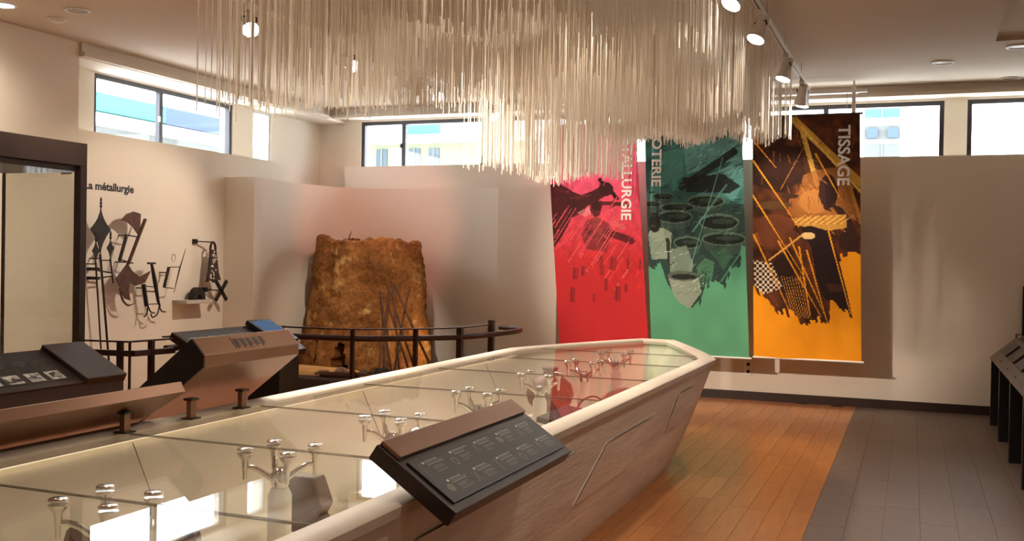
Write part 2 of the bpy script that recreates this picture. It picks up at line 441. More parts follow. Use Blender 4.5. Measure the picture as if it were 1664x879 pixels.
# wall as strip of quads with a back face, closed at the top
ob = []
for i, p in enumerate(inner):
    a = inner[max(i-1, 0)]; b = inner[min(i+1, len(inner)-1)]; d = Vector((b[0]-a[0], b[1]-a[1], 0)).normalized(); nrm = Vector((-d.y, d.x, 0))
    ob.append((p[0]+nrm.x*.10, min(p[1]+nrm.y*.10, YBf-.002)))
n = len(inner)
vs = [(x, y, z) for z in (0, NZ) for x, y in inner] + [(x, y, z) for z in (0, NZ) for x, y in ob]
fs = []
for i in range(n-1): fs += [(i, i+1, n+i+1, n+i), (2*n+i, 3*n+i, 3*n+i+1, 2*n+i+1), (n+i, n+i+1, 3*n+i+1, 3*n+i), (i, 2*n+i, 2*n+i+1, i+1)]
nm.add(vs, fs)
nm.box(XLf, inner[0][0], 9.98, 10.12, 0, NZ)
nm.box(inner[-1][0], -4.1, 11.97, YBf, 0, NZ)
struct(nm.build('wall_niche', M_wall, smooth=True))

# ------------------------------------------------------------------ outside: buildings seen through the windows
def building(name, label, axis, plane, lo, hi, bands, wins, base_mat):
    e = empty(name, (plane, lo, 0) if axis == 'x' else (lo, plane, 0), label, 'building')
    def B(p0, p1, q0, q1, d0, d1):
        m = MB()
        return m.box(plane-d1, plane-d0, p0, p1, q0, q1) if axis == 'x' else m.box(p0, p1, plane+d0, plane+d1, q0, q1)
    ztop = max([b[3] for b in bands] + [0])
    B(lo, hi, -3, ztop, 0, 5).build('facade', base_mat, e)
    for nme, a, z0, z1, m, out, p0, p1 in [(b[0], 0, b[2], b[3], b[4], b[5], b[6] if len(b) > 6 else lo, b[7] if len(b) > 7 else hi) for b in bands]:
        B(p0, p1, z0, z1, -out, .0).build(nme, m, e)
    for p0, p1, z0, z1, m in wins:
        f = B(p0, p1, z0, z1, -.05, 0).build('window', m, e)
        if p1-p0 > .3: B((p0+p1)/2-.025, (p0+p1)/2+.025, z0, z1, -.07, -.05).build('mullion', M_extg, f)
    return e
building('townhouse', 'pale house with turquoise and blue eaves bands beyond the side windows', 'x', -20, 14, 26.2,
         [('eaves_band', 0, 5.30, 5.77, M_extc, .25, 14, 23.3), ('eaves_band', 0, 5.28, 5.76, M_extb, .25, 23.3, 26.2), ('cornice', 0, 5.0, 5.2, M_ext, .5), ('string_course', 0, 4.3, 4.92, M_extg, .1)], [], M_ext)
building('villa', 'cream house with tall windows under a cornice beyond the corner window', 'y', 26, -19.5, -9.5,
         [('cornice', 0, 4.86, 5.05, M_ext, .4), ('roof_band', 0, 5.13, 5.45, M_extc, .1, -13.55, -12.45), ('wall_band', 0, 2.5, 4.86, M_exty, .02)],
         [(-16.9, -16.5, 3.2, 4.72, M_extw), (-15.9, -15.5, 3.2, 4.72, M_extw), (-14.45, -14.1, 3.2, 4.72, M_extw), (-13.4, -13.05, 3.2, 4.72, M_extw), (-12.78, -12.45, 3.2, 4.72, M_extw)], M_ext)
e = building('apartment_block', 'white apartment block with a balcony beyond the rightmost windows', 'y', 26, -8.5, 12,
         [('parapet', 0, 7.2, 7.5, M_ext, .1)], [(-1.15, -.35, 5.17, 5.75, M_extc), (-1.15, -.34, 4.0, 4.55, M_extg)], M_ext)
MB().box(-1.15, -.34, 25.93, 26, 4.65, 4.98).build('balcony', M_extg, e)
for x in (-1.08, -.62): MB().box(x, x+.24, 25.8, 25.93, 4.68, 4.9).build('air_conditioner', M_extb, e)

# ------------------------------------------------------------------ the boat-shaped glass case
BX, BZ = -2.325, .85
def halfw(s): return .59+.285*s**.9
def shoulder(s): return 7.5+.65*s**.4
def tip(s): return 8.8+1.1*s**.6
def outline(hw, yn_s, yn_t, yf_s, yf_t, wt, nside=14, nend=10):
    P = []
    for k in range(nside+1): P.append((BX+hw, yn_s+(yf_s-yn_s)*k/nside))
    for k in range(1, nend+1):
        t = k/nend; P.append((BX+wt+(hw-wt)*(1-t**1.12), yf_s+(yf_t-yf_s)*t))
    for k in range(nend, -1, -1):
        t = k/nend; P.append((BX-wt-(hw-wt)*(1-t**1.12), yf_s+(yf_t-yf_s)*t))
    for k in range(nside-1, -1, -1): P.append((BX-hw, yn_s+(yf_s-yn_s)*k/nside))
    for k in range(1, nend+1):
        t = k/nend; P.append((BX-wt-(hw-wt)*(1-t**1.12), yn_s+(yn_t-yn_s)*t))
    for k in range(nend, 0, -1):
        t = k/nend; P.append((BX+wt+(hw-wt)*(1-t**1.12), yn_s+(yn_t-yn_s)*t))
    return P
def hull_ring(s, off=0., z=None):
    P = outline(halfw(s)-off, 1.4-.9*s**.75, -.1-1.2*s**.8+off, shoulder(s)-off*.4, tip(s)-off*1.2, max(.02, .13*s+.03-off*.4))
    return [(x, y, BZ*s if z is None else z) for x, y in P]
def loft(rings, closed_top=False, closed_bot=False):
    m = MB(); n = len(rings[0]); vs = [p for r_ in rings for p in r_]; fs = []
    for i in range(len(rings)-1):
        for k in range(n): fs.append((i*n+k, i*n+(k+1) % n, (i+1)*n+(k+1) % n, (i+1)*n+k))
    if closed_bot: fs.append(tuple(range(n)))
    if closed_top: fs.append(tuple(range((len(rings)-1)*n, len(rings)*n)))
    return m.add(vs, fs)
boat = empty('boat_display_case', (BX, 4.3, 0), 'long whitewashed boat-shaped display case with a glass deck', 'display case')
lv = [0, .03, .1, .2, .32, .45, .6, .75, .88, .955]
loft([hull_ring(s) for s in lv] + [hull_ring(.955, .04)], closed_bot=True).build('hull', M_hull, boat, smooth=True)
RO, RI = 0., .115
zt, zb = BZ, BZ-.045
loft([hull_ring(1, 0, zb), hull_ring(1, -.008, zt-.01), hull_ring(1, .004, zt), hull_ring(1, RI-.012, zt), hull_ring(1, RI, zt-.01), hull_ring(1, RI, zb), hull_ring(1, 0, zb)]).build('rim', M_rim, boat, smooth=True)
loft([hull_ring(1, RI-.045, zb-.001), hull_ring(.9, RI-.02, zb-.06), hull_ring(.75, RI+.06, .55), hull_ring(.45, RI+.06, .3), hull_ring(.3, RI+.08, .16), hull_ring(.2, RI+.16, .12)], closed_top=True).build('basin', M_basin, boat, smooth=True)
# seams in the white lining: verticals on the side wall
for y in (3.45, 5.4, 7.3):
    MB().tube([(BX-halfw(1)+RI+.012, y, zb-.01), (BX-halfw(.75)+RI+.068, y, .55), (BX-halfw(.45)+RI+.068, y, .3), (BX-halfw(.3)+RI+.09, y, .165), (BX-halfw(.2)+RI+.17, y, .125), (BX-.1, y, .121)], .0025, 4).build('lining_seam', M_joinl, boat)
for sg, nm_ in ((-1, 'left'), (1, 'right')):
    xa_ = BX+sg*(halfw(1)-RI+.004); xb_ = BX+sg*(halfw(1)-RI+.034)
    MB().box(min(xa_, xb_), max(xa_, xb_), .6, 8.0, zb-.006, zb-.002).build('added_fill_strip', M_fillstrip, boat)  # added strips tucked under the rim to brighten the basin
# glass deck: one sheet between each pair of joints
ring = hull_ring(1, RI+.004)
JO = [.45, 1.48, 2.50, 3.44, 4.38, 5.43, 6.48, 7.48, 8.38]
gw = halfw(1)-RI-.004
def gx(y):
    s0, t0 = shoulder(1)-(RI+.004)*.4, tip(1)-(RI+.004)*1.2; wt = max(.02, .16-(RI+.004)*.4)
    if y <= s0: return gw
    tt = min(1, (y-s0)/(t0-s0)); return wt+(gw-wt)*(1-tt**1.12)
for i in range(len(JO)):
    a = JO[i]+.003; b = (JO[i+1] if i+1 < len(JO) else tip(1)-RI*1.2-.02)-.003
    ysn = sorted({a, b} | {y for y in np.linspace(shoulder(1)-.06, tip(1)-.2, 9) if a < y < b})
    P = [(BX+gx(y), y) for y in ysn] + [(BX-gx(y), y) for y in reversed(ysn)]
    MB().prism(P, BZ-.022, BZ-.012, 'z').build('glass_sheet', M_glass, boat)
    if i > 0 or True:
        MB().box(BX-gx(JO[i]), BX+gx(JO[i]), JO[i]-.003, JO[i]+.003, BZ-.021, BZ-.0125).build('sealant_joint', M_joinl, boat)
# hatch-like boards let into the hull side
def hp(y, s, o=.006):
    return (BX+halfw(s)+o, y, BZ*s)
def patch(y0, y1, s0, s1, lean=.25):
    m = MB(); n = 6; vs = []
    for o in (-.004, .007):
        for j in range(n+1):
            s = s0+(s1-s0)*j/n; k = lean*(1-j/n)
            vs += [hp(y0-k, s, o), hp(y1-k*.6, s, o)]
    q = 2*(n+1); fs = []
    for j in range(n):
        a = 2*j; fs += [(a, a+1, a+3, a+2), (q+a, q+a+2, q+a+3, q+a+1), (a, a+2, q+a+2, q+a), (a+1, q+a+1, q+a+3, a+3)]
    fs += [(0, q, q+1, 1), (2*n, 2*n+1, q+2*n+1, q+2*n)]
    m.add(vs, fs); m.build('hull_board', M_hull, boat)
    g = MB()
    for (ya, sa), (yb, sb_) in (((y0, s1), (y1, s1)), ((y0, s1), (y0-lean*.9, s0))):
        pts = [hp(ya+(yb-ya)*t, sa+(sb_-sa)*t, .007) for t in np.linspace(0, 1, 7)]
        g.tube(pts, [.0015]+[.0035]*5+[.0015], 4)
    g.build('board_gap', mat('dark_crack', (52, 36, 28), .9), boat)
patch(5.3, 6.3, .40, .74, .3)
patch(3.0, 4.7, .35, .80, .15)
patch(7.0, 7.5, .5, .82, .06)

# spider fittings on columns carrying the glass: one thing each (they stand inside the case)
def spider(y, ref):
    e = empty('glass_spider_column', (BX, y, .12), 'white column with four chrome glass cups, %s' % ref, 'column', 'spider columns inside the boat case')
    MB().lathe([(.075, 0), (.075, .012), (.048, .02), (.048, .53), (.034, .56)], 16, Matrix.Translation((BX, y, .12))).build('column', M_colu, e, smooth=True)
    hub = MB().lathe([(.03, .56), (.036, .575), (.036, .62), (.02, .64)], 16, Matrix.Translation((BX, y, .12))).build('hub', M_chrome, e, smooth=True)
    for sx in (-1, 1):
        for sy in (-1, 1):
            x1, y1 = BX+sx*.098, y+sy*.098
            pts = [(BX+sx*.02, y+sy*.02, .715), (BX+sx*.06, y+sy*.05, .752), (BX+sx*.078, y+sy*.078, .768), (x1, y1, .77)]
            MB().tube(pts, [.014, .012, .010, .010], 8).build('arm', M_chrome, e, smooth=True)
            c = MB().lathe([(.006, -.05), (.009, -.045), (.009, -.01), (.012, 0), (.014, .03), (.027, .045), (.03, .050), (.03, .0575)], 16, Matrix.Translation((x1, y1, .77))).build('cup', M_chrome, e, smooth=True)
            MB().lathe([(.03, .068), (.03, .073), (.024, .077)], 16, Matrix.Translation((x1, y1, .77))).build('cap', M_chrome, c, smooth=True)
refs = ['near the broken crescent headrest', 'beside the dark carved mask block', 'opposite the lower edge of the slanted label panel', 'between label panel and the calabash', 'in front of the round calabash', 'between the calabash and the basket', 'nearest the boat tip']
for y, rf in zip(JO[2:], refs): spider(y, rf)

# exhibits lying in the case
def plinth(name, x0, x1, y0, y1, h, label):
    return tag(MB().box(x0, x1, y0, y1, .12, .12+h).build(name, M_plinth, bevel=.004), label, 'plinth')
plinth('white_plinth', -2.72, -2.44, 7.25, 7.6, .3, 'white block plinth under the round calabash')
cz = .42
cb = empty('calabash', (-2.58, 7.42, cz), 'large round brown calabash with a short neck on a white plinth', 'calabash')
MB().lathe([(.03, 0), (.1, .02), (.165, .09), (.185, .16), (.165, .235), (.1, .29), (.055, .315), (.05, .34)], 28, Matrix.Translation((-2.58, 7.42, cz))).build('body', M_calab, cb, smooth=True)
MB().lathe([(.052, .335), (.062, .345), (.062, .36), (.045, .365)], 20, Matrix.Translation((-2.58, 7.42, cz))).build('neck_ring', M_oldwood, cb, smooth=True)
BKX, BKY = -2.02, 7.66
bk = empty('woven_basket', (BKX, BKY, .12), 'dark reddish round woven basket with a domed lid near the aisle side', 'basket')
MB().lathe([(.12, 0), (.185, .05), (.21, .2), (.205, .36), (.19, .40)], 28, Matrix.Translation((BKX, BKY, .12))).build('body', M_basket, bk, smooth=True)
MB().lathe([(.21, .40), (.21, .425), (.16, .47), (.09, .50), (.03, .51)], 28, Matrix.Translation((BKX, BKY, .12))).build('lid', M_basket, bk, smooth=True)
MB().tube([(BKX+.212*math.cos(a), BKY+.212*math.sin(a), .53) for a in np.linspace(0, 2*math.pi, 29)], .010, 6).build('rim_band', M_oldwood, bk, smooth=True)
o = MB().box(-.16, .16, -.28, .28, 0, .035).build('iron_tray', M_iron, bevel=.006); o.location = (-1.90, 5.95, .62); o.rotation_euler = (0, .15, 0)
tag(o, 'flat dark iron slab resting on a low white plinth', 'tray')
plinth('white_plinth', -2.06, -1.78, 5.72, 6.2, .46, 'white block plinth under the flat iron slab')
o = MB().tube(smooth_path([(-2.15, 6.72, .12), (-2.15, 6.74, .5), (-2.13, 6.78, .62), (-2.05, 6.84, .66), (-1.98, 6.86, .6), (-1.97, 6.86, .45)], 5), .006, 6).build('iron_hook', M_iron, smooth=True)
tag(o, 'thin bent iron hook standing between calabash and basket', 'hook')
# crescent headrest and other carved pieces near the first columns
def headrest(name, x, y, rz, k, label):
    e = empty(name, (x, y, .40), label, 'headrest')
    P = [(.3*math.cos(a), .12-.17*math.sin(a)) for a in np.linspace(.25, math.pi-.25, 14)]
    Q = [(.33*math.cos(a), .05-.19*math.sin(a)) for a in np.linspace(math.pi-.3, .3, 14)]
    o1 = MB().prism(P+Q, -.06, .06, 'y', Matrix.Translation((0, 0, .2))).build('crescent_top', M_oldwood, None); o1.parent = e
    o2 = MB().lathe([(.05, -.1), (.035, 0), (.05, .06)], 12).build('stem', M_oldwood, None); o2.parent = e
    o3 = MB().lathe([(.12, -.13), (.12, -.1), (.05, -.09)], 16).build('foot', M_oldwood, None); o3.parent = e
    e.rotation_euler = (0, 0, rz); e.scale = (k, k, k)
headrest('carved_headrest', -2.62, 2.95, .5, .75, 'crescent-topped carved wooden headrest under the glass beside the first columns')
plinth('white_plinth', -2.8, -2.44, 2.78, 3.12, .18, 'white block plinth under the crescent headrest')
e = empty('carved_mask', (-2.55, 3.95, .3), 'dark angular carved wooden mask on a white plinth', 'mask')
MB().prism([(-2.68, .52), (-2.6, .62), (-2.45, .62), (-2.40, .5), (-2.47, .38), (-2.6, .36)], 3.88, 3.98, 'y').build('face', M_oldwood, e, bevel=.01)
MB().prism([(-2.50, .40), (-2.42, .46), (-2.34, .34), (-2.40, .3)], 3.9, 3.96, 'y').build('beard', M_oldwood, e, bevel=.008)
plinth('white_plinth', -2.72, -2.34, 3.8, 4.12, .18, 'white block plinth under the angular mask')
e = empty('clay_bowl', (-2.62, 4.95, .34), 'grey clay bowl with rounded belly on a white plinth', 'bowl')
MB().lathe([(.06, 0), (.12, .03), (.15, .1), (.13, .16), (.118, .16), (.135, .1), (.1, .04)], 24, Matrix.Translation((-2.62, 4.95, .34))).build('body', mat('grey_clay', (120, 104, 92), .8, var=.15), e, smooth=True)
MB().tube([(-2.62+.125*math.cos(a), 4.95+.125*math.sin(a), .50) for a in np.linspace(0, 2*math.pi, 25)], .008, 6).build('lip', M_oldwood, e, smooth=True)
plinth('white_plinth', -2.8, -2.44, 4.78, 5.12, .22, 'white block plinth under the grey clay bowl')
plinth('white_plinth', -2.8, -2.45, 5.7, 6.1, .3, 'white block plinth carrying the ridged wooden box')
e = empty('wooden_box', (-2.62, 5.9, .42), 'low brown wooden box with ridged lid on a white plinth', 'box')
MB().box(-2.76, -2.49, 5.76, 6.04, .42, .54).build('body', M_oldwood, e, bevel=.006)
MB().box(-2.77, -2.48, 5.75, 6.05, .54, .565).build('lid', M_oldwood, e, bevel=.004)
for k in range(5): MB().box(-2.75+k*.055, -2.735+k*.055, 5.76, 6.04, .565, .573).build('ridge', M_oldwood, e)

# ------------------------------------------------------------------ label panels on the boat rim
def label_art(nx, ny, cols, rows, seed, bg=(40, 34, 33)):
    p = Paint(nx, ny, bg); p.X, p.Y = p.U, p.V; r = random.Random(seed)
    cw, ch = nx/cols, ny/rows
    for j in range(rows):
        for i in range(cols):
            x0, y0 = (i+.04+.12*j)*cw*.97, (j+.12)*ch+2; c = (150, 142, 138)
            # small outline drawing of the exhibit
            kind = (i+3*j) % 5; dx = x0+.1*cw; dc = (112, 98, 90)
            if kind == 0: p.line(dx, y0+2, dx, y0+.62*ch, 1.3, dc); p.line(dx, y0+2, dx+5, y0+1, 1.3, dc)
            elif kind == 1:
                p.ell(dx+2, y0+.45*ch, .09*cw, .2*ch, dc); p.ell(dx+2, y0+.45*ch, .06*cw, .15*ch, bg)
            elif kind == 2:
                p.line(dx-3, y0+.55*ch, dx, y0+.1*ch, 1.4, dc); p.line(dx, y0+.1*ch, dx+7, y0+.5*ch, 1.4, dc)
            elif kind == 3: p.ell(dx+3, y0+.35*ch, .1*cw, .18*ch, dc)
            else:
                p.line(dx-4, y0+.15*ch, dx+6, y0+.6*ch, 1.6, dc); p.line(dx+6, y0+.15*ch, dx-4, y0+.6*ch, 1.6, dc)
            tx = x0+.24*cw
            p.put((abs(p.X-tx) < 1.6) & (abs(p.Y-(y0+2)) < 1.6), (225, 225, 230))
            for k in range(3): 
                L = cw*(.4+.2*r.random())
                m = (p.Y >= y0+k*3.6) & (p.Y < y0+k*3.6+1.7) & (p.X > tx+4) & (p.X < tx+4+L) & ((p.U.astype(int)*7+k*3) % 5 > 0)
                p.put(m, (168, 166, 176) if k == 0 else c, .9)
            for k in range(4):
                L = cw*(.22+.22*r.random()); yy = y0+13+k*3.4
                m = (p.Y >= yy) & (p.Y < yy+1.5) & (p.X > tx+10) & (p.X < tx+10+L) & ((p.U.astype(int)*5+k) % 4 > 0)
                p.put(m, (120, 114, 110), .9)
    return p

def label_panel(root, side, ylo, yhi, xlow, zlow, xhigh, zhigh, th, art, lid=True):
    """slanted slab; side +1 faces the right aisle. low edge (xlow,zlow), high edge (xhigh,zhigh)"""
    lo, hi = Vector((xlow, 0, zlow)), Vector((xhigh, 0, zhigh)); es = (hi-lo).normalized(); wd = (hi-lo).length
    nrm = Vector((-es.z, 0, es.x)) if es.x > 0 else Vector((es.z, 0, -es.x))
    ey = Vector((0, 1, 0))
    M = Matrix(((0, es.x, nrm.x, lo.x), (1, 0, 0, 0), (0, es.z, nrm.z, lo.z), (0, 0, 0, 1)))   # (along y, up slope, normal)
    MB().box(ylo, yhi, 0, wd, -th, 0, M).build('tray', M_dbrown if side > 0 else M_brown, root, bevel=.004)
    if lid:
        MB().box(ylo+.012, yhi-.012, wd-.085, wd-.004, 0, .016, M).build('lid_strip', M_brown, root, bevel=.003)
    a, b = ylo+.03, yhi-.03; s0, s1 = .03, wd-.105
    MB().box(a, b, s0, s1, 0, .008, M).build('plate', M_black, root, bevel=.002)
    P = lambda u, v, n=.0086: tuple(M @ Vector((u, v, n)))
    if side > 0: art.mesh('printed_text', P(a+.006, s1-.006), P(b-.006, s1-.006), P(a+.006, s0+.006), M_label, root)
    else: art.mesh('printed_text', P(b-.006, s1-.006), P(a+.006, s1-.006), P(b-.006, s0+.006), M_label, root)

lp = empty('label_panel', (-1.4, 3.35, .85), 'dark brown slanted label panel with white text clamped to the aisle side rim', 'label panel')
label_panel(lp, 1, 2.80, 3.92, -1.265, .835, -1.54, 1.02, .055, label_art(330, 84, 5, 2, 1))
for y in (3.0, 3.65):
    MB().box(-1.47, -1.43, y-.03, y+.03, BZ, .90).build('bracket', M_dbrown, lp)
lp = empty('label_panel', (-3.1, 3.1, .85), 'long bronze label panel with plain back on the rim opposite the text panel', 'label panel')
label_panel(lp, -1, 2.3, 3.665, -3.50, .75, -3.0, 1.04, .055, label_art(200, 60, 5, 2, 2), lid=False)
def post(y, root, ztop=.93):
    p = MB().box(-3.065, -3.04, y-.018, y+.018, BZ, ztop).build('post', M_brown, root)
    MB().box(-3.075, -3.03, y-.026, y+.026, ztop, ztop+.010).build('head_flange', M_dbrown, p)
    MB().box(-3.085, -3.022, y-.032, y+.032, BZ, BZ+.006).build('foot_flange', M_dbrown, p)
post(3.38, lp); post(2.65, lp)
# thicker bronze box with a row of slots
bb = empty('audio_console', (-3.1, 4.2, .85), 'thick bronze wedge console with five dark slots on its top strip', 'console')
prof = [(-3.005, 1.085), (-3.005, 1.14), (-3.075, 1.215), (-3.56, .82), (-3.55, .74), (-3.50, .70)]
MB().prism(prof, 3.83, 4.60, 'y').build('body', [M_brown], bb, bevel=.003)
MB().prism([(-3.008, 1.085), (-3.008, 1.139), (-3.075, 1.213), (-3.558, .82), (-3.548, .742), (-3.50, .702)], 3.824, 3.83, 'y').build('end_plate', M_black, bb)
es = Vector((-.07, 0, .075)).normalized(); nn = Vector((.075, 0, .07)).normalized()
Ms = Matrix(((0, es.x, nn.x, -3.005), (1, 0, 0, 0), (0, es.z, nn.z, 1.14), (0, 0, 0, 1)))
for k in range(5):
    y = 4.10+k*.05
    MB().box(y, y+.03, .03, .075, -.002, .0015, Ms).box(y+.004, y+.01, .018, .03, -.002, .0015, Ms).build('slot', M_black, bb)
MB().box(4.085, 4.088, .018, .085, -.002, .0015, Ms).build('slot_mark', M_black, bb)
post(3.80, bb, .935); post(4.18, bb, .935)

# ------------------------------------------------------------------ lecterns along the left barrier
def photo_tile(root, M, u0, u1, v0, v1, seed, name='printed_picture', dark=False):
    p = Paint(26, 18, (176, 172, 168) if not dark else (96, 104, 116)); p.X, p.Y = p.U, p.V; r = random.Random(seed)
    p.mottle(.25, (5, 4), seed)
    for k in range(4): p.line(r.random()*26, 4+r.random()*10, r.random()*26, 4+r.random()*12, 2+2*r.random(), (48, 44, 42))
    P = lambda u, v: tuple(M @ Vector((u, v, .0015)))
    p.mesh(name, P(u0, v1), P(u1, v1), P(u0, v0), M_label, root)
def slope_frame(xlow, zlow, xhigh, zhigh):
    lo, hi = Vector((xlow, 0, zlow)), Vector((xhigh, 0, zhigh)); es = (hi-lo).normalized(); n = Vector((es.z, 0, -es.x))
    return Matrix(((0, es.x, n.x, lo.x), (1, 0, 0, 0), (0, es.z, n.z, lo.z), (0, 0, 0, 1))), (hi-lo).length
lc = empty('reading_lectern', (-4.95, 4.6, 0), 'black slanted lectern with three picture tiles in front of the glass cabinet', 'lectern')
Mf, wd = slope_frame(-4.74, .80, -5.10, .985)
MB().box(3.7, 5.02, 0, wd, -.05, 0, Mf).build('top', M_dbrown, lc, bevel=.004)
MB().box(3.74, 4.86, .05, wd-.03, 0, .001, Mf).build('graphic_plate', M_black, lc)
MB().box(4.90, 5.24, -.01, wd+.01, -.03, .03, Mf).build('end_cover', M_dbrown, lc, bevel=.006)
MB().box(-4.80, -4.74, 3.7, 5.22, .70, .79).build('front_rail', M_dbrown, lc)
MB().box(-5.08, -4.76, 4.98, 5.22, 0, .79).build('leg', M_black, lc, bevel=.004)
MB().box(-5.08, -4.76, 3.72, 3.9, 0, .79).build('leg', M_black, lc, bevel=.004)
for k in range(4): photo_tile(lc, Mf, 4.24+k*.155, 4.35+k*.155, .07, .16, 10+k)
for k in range(4): 
    p = Paint(30, 12, (22, 18, 18)); p.X, p.Y = p.U, p.V
    for q in range(3): p.put((p.Y > 1+q*4) & (p.Y < 3+q*4) & (p.X > 6) & (p.X < 28-5*q) & (p.U.astype(int) % 4 > 0), (88, 80, 80))
    p.ell(3, 5, 2.5, 4, (80, 74, 74))
    P = lambda u, v: tuple(Mf @ Vector((u, v, .0015)))
    p.mesh('printed_text', P(4.26+k*.155, .30), P(4.38+k*.155, .30), P(4.26+k*.155, .23), M_label, lc)
lc2 = empty('reading_lectern', (-4.9, 6.65, 0), 'black slanted lectern with small picture rows and a lit tablet behind the bronze console', 'lectern')
Mf2, wd2 = slope_frame(-4.66, .84, -5.03, 1.03)
MB().box(6.03, 7.26, 0, wd2, -.06, 0, Mf2).build('top', M_dbrown, lc2, bevel=.004)
MB().box(6.05, 6.92, .04, wd2-.05, 0, .002, Mf2).build('graphic_plate', M_black, lc2)
for k in range(7):
    photo_tile(lc2, Mf2 @ Matrix.Translation((0, 0, .0015)), 6.10+k*.115, 6.19+k*.115, .22, .32, 40+k, dark=True)
    photo_tile(lc2, Mf2 @ Matrix.Translation((0, 0, .0015)), 6.10+k*.115, 6.19+k*.115, .07, .17, 60+k, dark=True)
tb = MB().box(6.93, 7.24, .10, wd2+.02, .0, .04, Mf2).build('tablet_case', M_black, lc2, bevel=.004)
MB().box(6.96, 7.21, .13, wd2-.01, .04, .0415, Mf2).build('tablet_screen', M_screen, tb)
MB().box(-5.0, -4.70, 6.92, 7.2, 0, .83).build('leg', M_black, lc2, bevel=.004)
MB().box(-5.0, -4.70, 6.06, 6.3, 0, .83).build('leg', M_black, lc2, bevel=.004)

# desk with sloping top along the right edge of the room
dk = empty('sloping_desk', (.95, 10.4, 0), 'long dark desk with sloping brown top and slab legs against the far corner', 'desk')
Mf3, wd3 = slope_frame(1.06, .0, 1.06, .1)
lo, hi = Vector((.755, 0, .685)), Vector((1.0, 0, .90)); es = (hi-lo).normalized(); n3 = Vector((-es.z, 0, es.x)); wd3 = (hi-lo).length
Mf3 = Matrix(((0, es.x, n3.x, lo.x), (1, 0, 0, 0), (0, es.z, n3.z, lo.z), (0, 0, 0, 1)))
MB().box(7.6, 11.62, 0, wd3, -.035, 0, Mf3).build('top', mat('desk_brown', (88, 68, 56), .4, var=.06), dk, bevel=.004)
for y in (11.5, 10.45, 9.34, 8.25): MB().prism([(.77, 0), (1.18, 0), (1.18, .86), (1.0, .86), (.80, .67), (.77, .66)], y, y+.07, 'y').build('leg', M_black, dk)
for k, y in enumerate((10.95, 10.2, 9.45, 8.7, 8.0)):
    MB().box(y-.26, y+.26, .12, wd3-.05, 0, .022, Mf3).build('label_frame', M_dbrown, dk, bevel=.003)
    MB().box(y-.24, y+.24, .05, .065, 0, .006, Mf3).build('label_slot', M_black, dk)
MB().tube([(1.0, 11.6, .90), (1.0, 11.6, .935), (1.03, 11.5, .935), (1.03, 7.7, .935)], .008, 6).build('rear_rod', M_rail, dk)
MB().box(1.0, 1.2, 7.6, 11.62, .82, .90).build('rear_shelf', M_dbrown, dk)
o = MB().box(1.11, 1.7, YBf-.04, YBf, .82, 1.42).build('wall_board', M_black, bevel=.004); tag(o, 'black board hung on the back wall above the sloping desk', 'board')

# ------------------------------------------------------------------ tall glass cabinet at the left
cb = empty('glass_cabinet', (-5.8, 5.0, 0), 'tall dark brown framed glass cabinet by the left wall', 'cabinet')
xa, xb, ya, yb, ct = -6.2, -5.42, 3.6, 5.595, 2.365
MB().box(xa, xb, ya, yb, ct-.16, ct).box(xa+.03, xb-.03, ya+.03, yb-.03, ct-.20, ct-.16).build('header', M_dbrown, cb, bevel=.004)
for x, pw_ in ((xa, .02), (xb-.06, .06)):
    for y in (ya, yb-.06): MB().box(x, x+pw_, y+.06-pw_, y+.06, .12, ct-.16).build('post', M_dbrown, cb, bevel=.003)
MB().box(xa, xb, ya, yb, 0, .12).build('base', M_dbrown, cb, bevel=.004)
MB().box(xa+.06, xb-.06, yb-.036, yb-.026, .12, ct-.2).build('glass_side', M_cglass, cb)
MB().box(xb-.036, xb-.026, ya+.06, yb-.06, .12, ct-.2).build('glass_front', M_glass, cb)
MB().box(xa+.026, xa+.036, ya+.06, yb-.06, .12, ct-.2).build('glass_rear', M_glass, cb)
MB().box(-5.60, -5.52, 5.535, 5.555, ct-.215, ct-.2).build('lock', M_white, cb)

# ------------------------------------------------------------------ barrier with handrail round the exhibits
rl = empty('barrier_rail', (-4.6, 7.7, 0), 'dark brown metal barrier with round handrail curving before the furnace', 'railing')
HP = [(-5.46, 5.60), (-5.06, 5.67), (-5.0, 5.85), (-5.14, 6.1), (-5.16, 7.0), (-5.16, 7.55), (-4.95, 7.64), (-4.44, 7.72), (-4.03, 8.05), (-3.76, 8.45), (-3.66, 8.95), (-3.63, 9.4), (-3.72, 9.7), (-4.0, 9.88)]
straight = [(x, y, .90) for x, y in HP[:3]]
MB().bar((-5.46, 5.60, .90), (-5.06, 5.67, .90), .04).bar((-5.06, 5.67, .90), (-5.0, 6.02, .90), .04).build('handrail', M_rail, rl)
MB().tube(smooth_path([(x, y, .90) for x, y in HP[3:]], 6), .026, 10).build('handrail', M_rail, rl, smooth=True)
TP = [(-5.42, 5.56), (-5.06, 5.63), (-5.0, 6.02)]
m = MB()
for a, b in zip(TP[:-1], TP[1:]): m.bar((*a, .985), (*b, .985), .022, .012)
m.build('top_bar', M_rail, rl)
tp = smooth_path([(-5.16, 6.1), (-5.18, 7.45), (-4.98, 7.55), (-4.46, 7.63), (-4.06, 7.95), (-3.80, 8.35), (-3.72, 8.88)], 6)
m = MB()
for a, b in zip(tp[:-1], tp[1:]): m.bar((*a, .985), (*b, .985), .03, .012)
m.build('top_bar', M_rail, rl)
for x, y, w_, top in ((-5.16, 5.655, .035, .985), (-5.03, 5.82, .035, .985), (-5.07, 5.65, .014, .985), (-5.12, 7.55, .045, .99), (-4.47, 7.665, .03, .99), (-4.04, 8.01, .035, .99), (-3.79, 8.40, .05, .99), (-3.70, 8.92, .05, 1.03)):
    MB().box(x-w_/2, x+w_/2, y-w_/2, y+w_/2, 0, top).build('post', M_rail, rl)

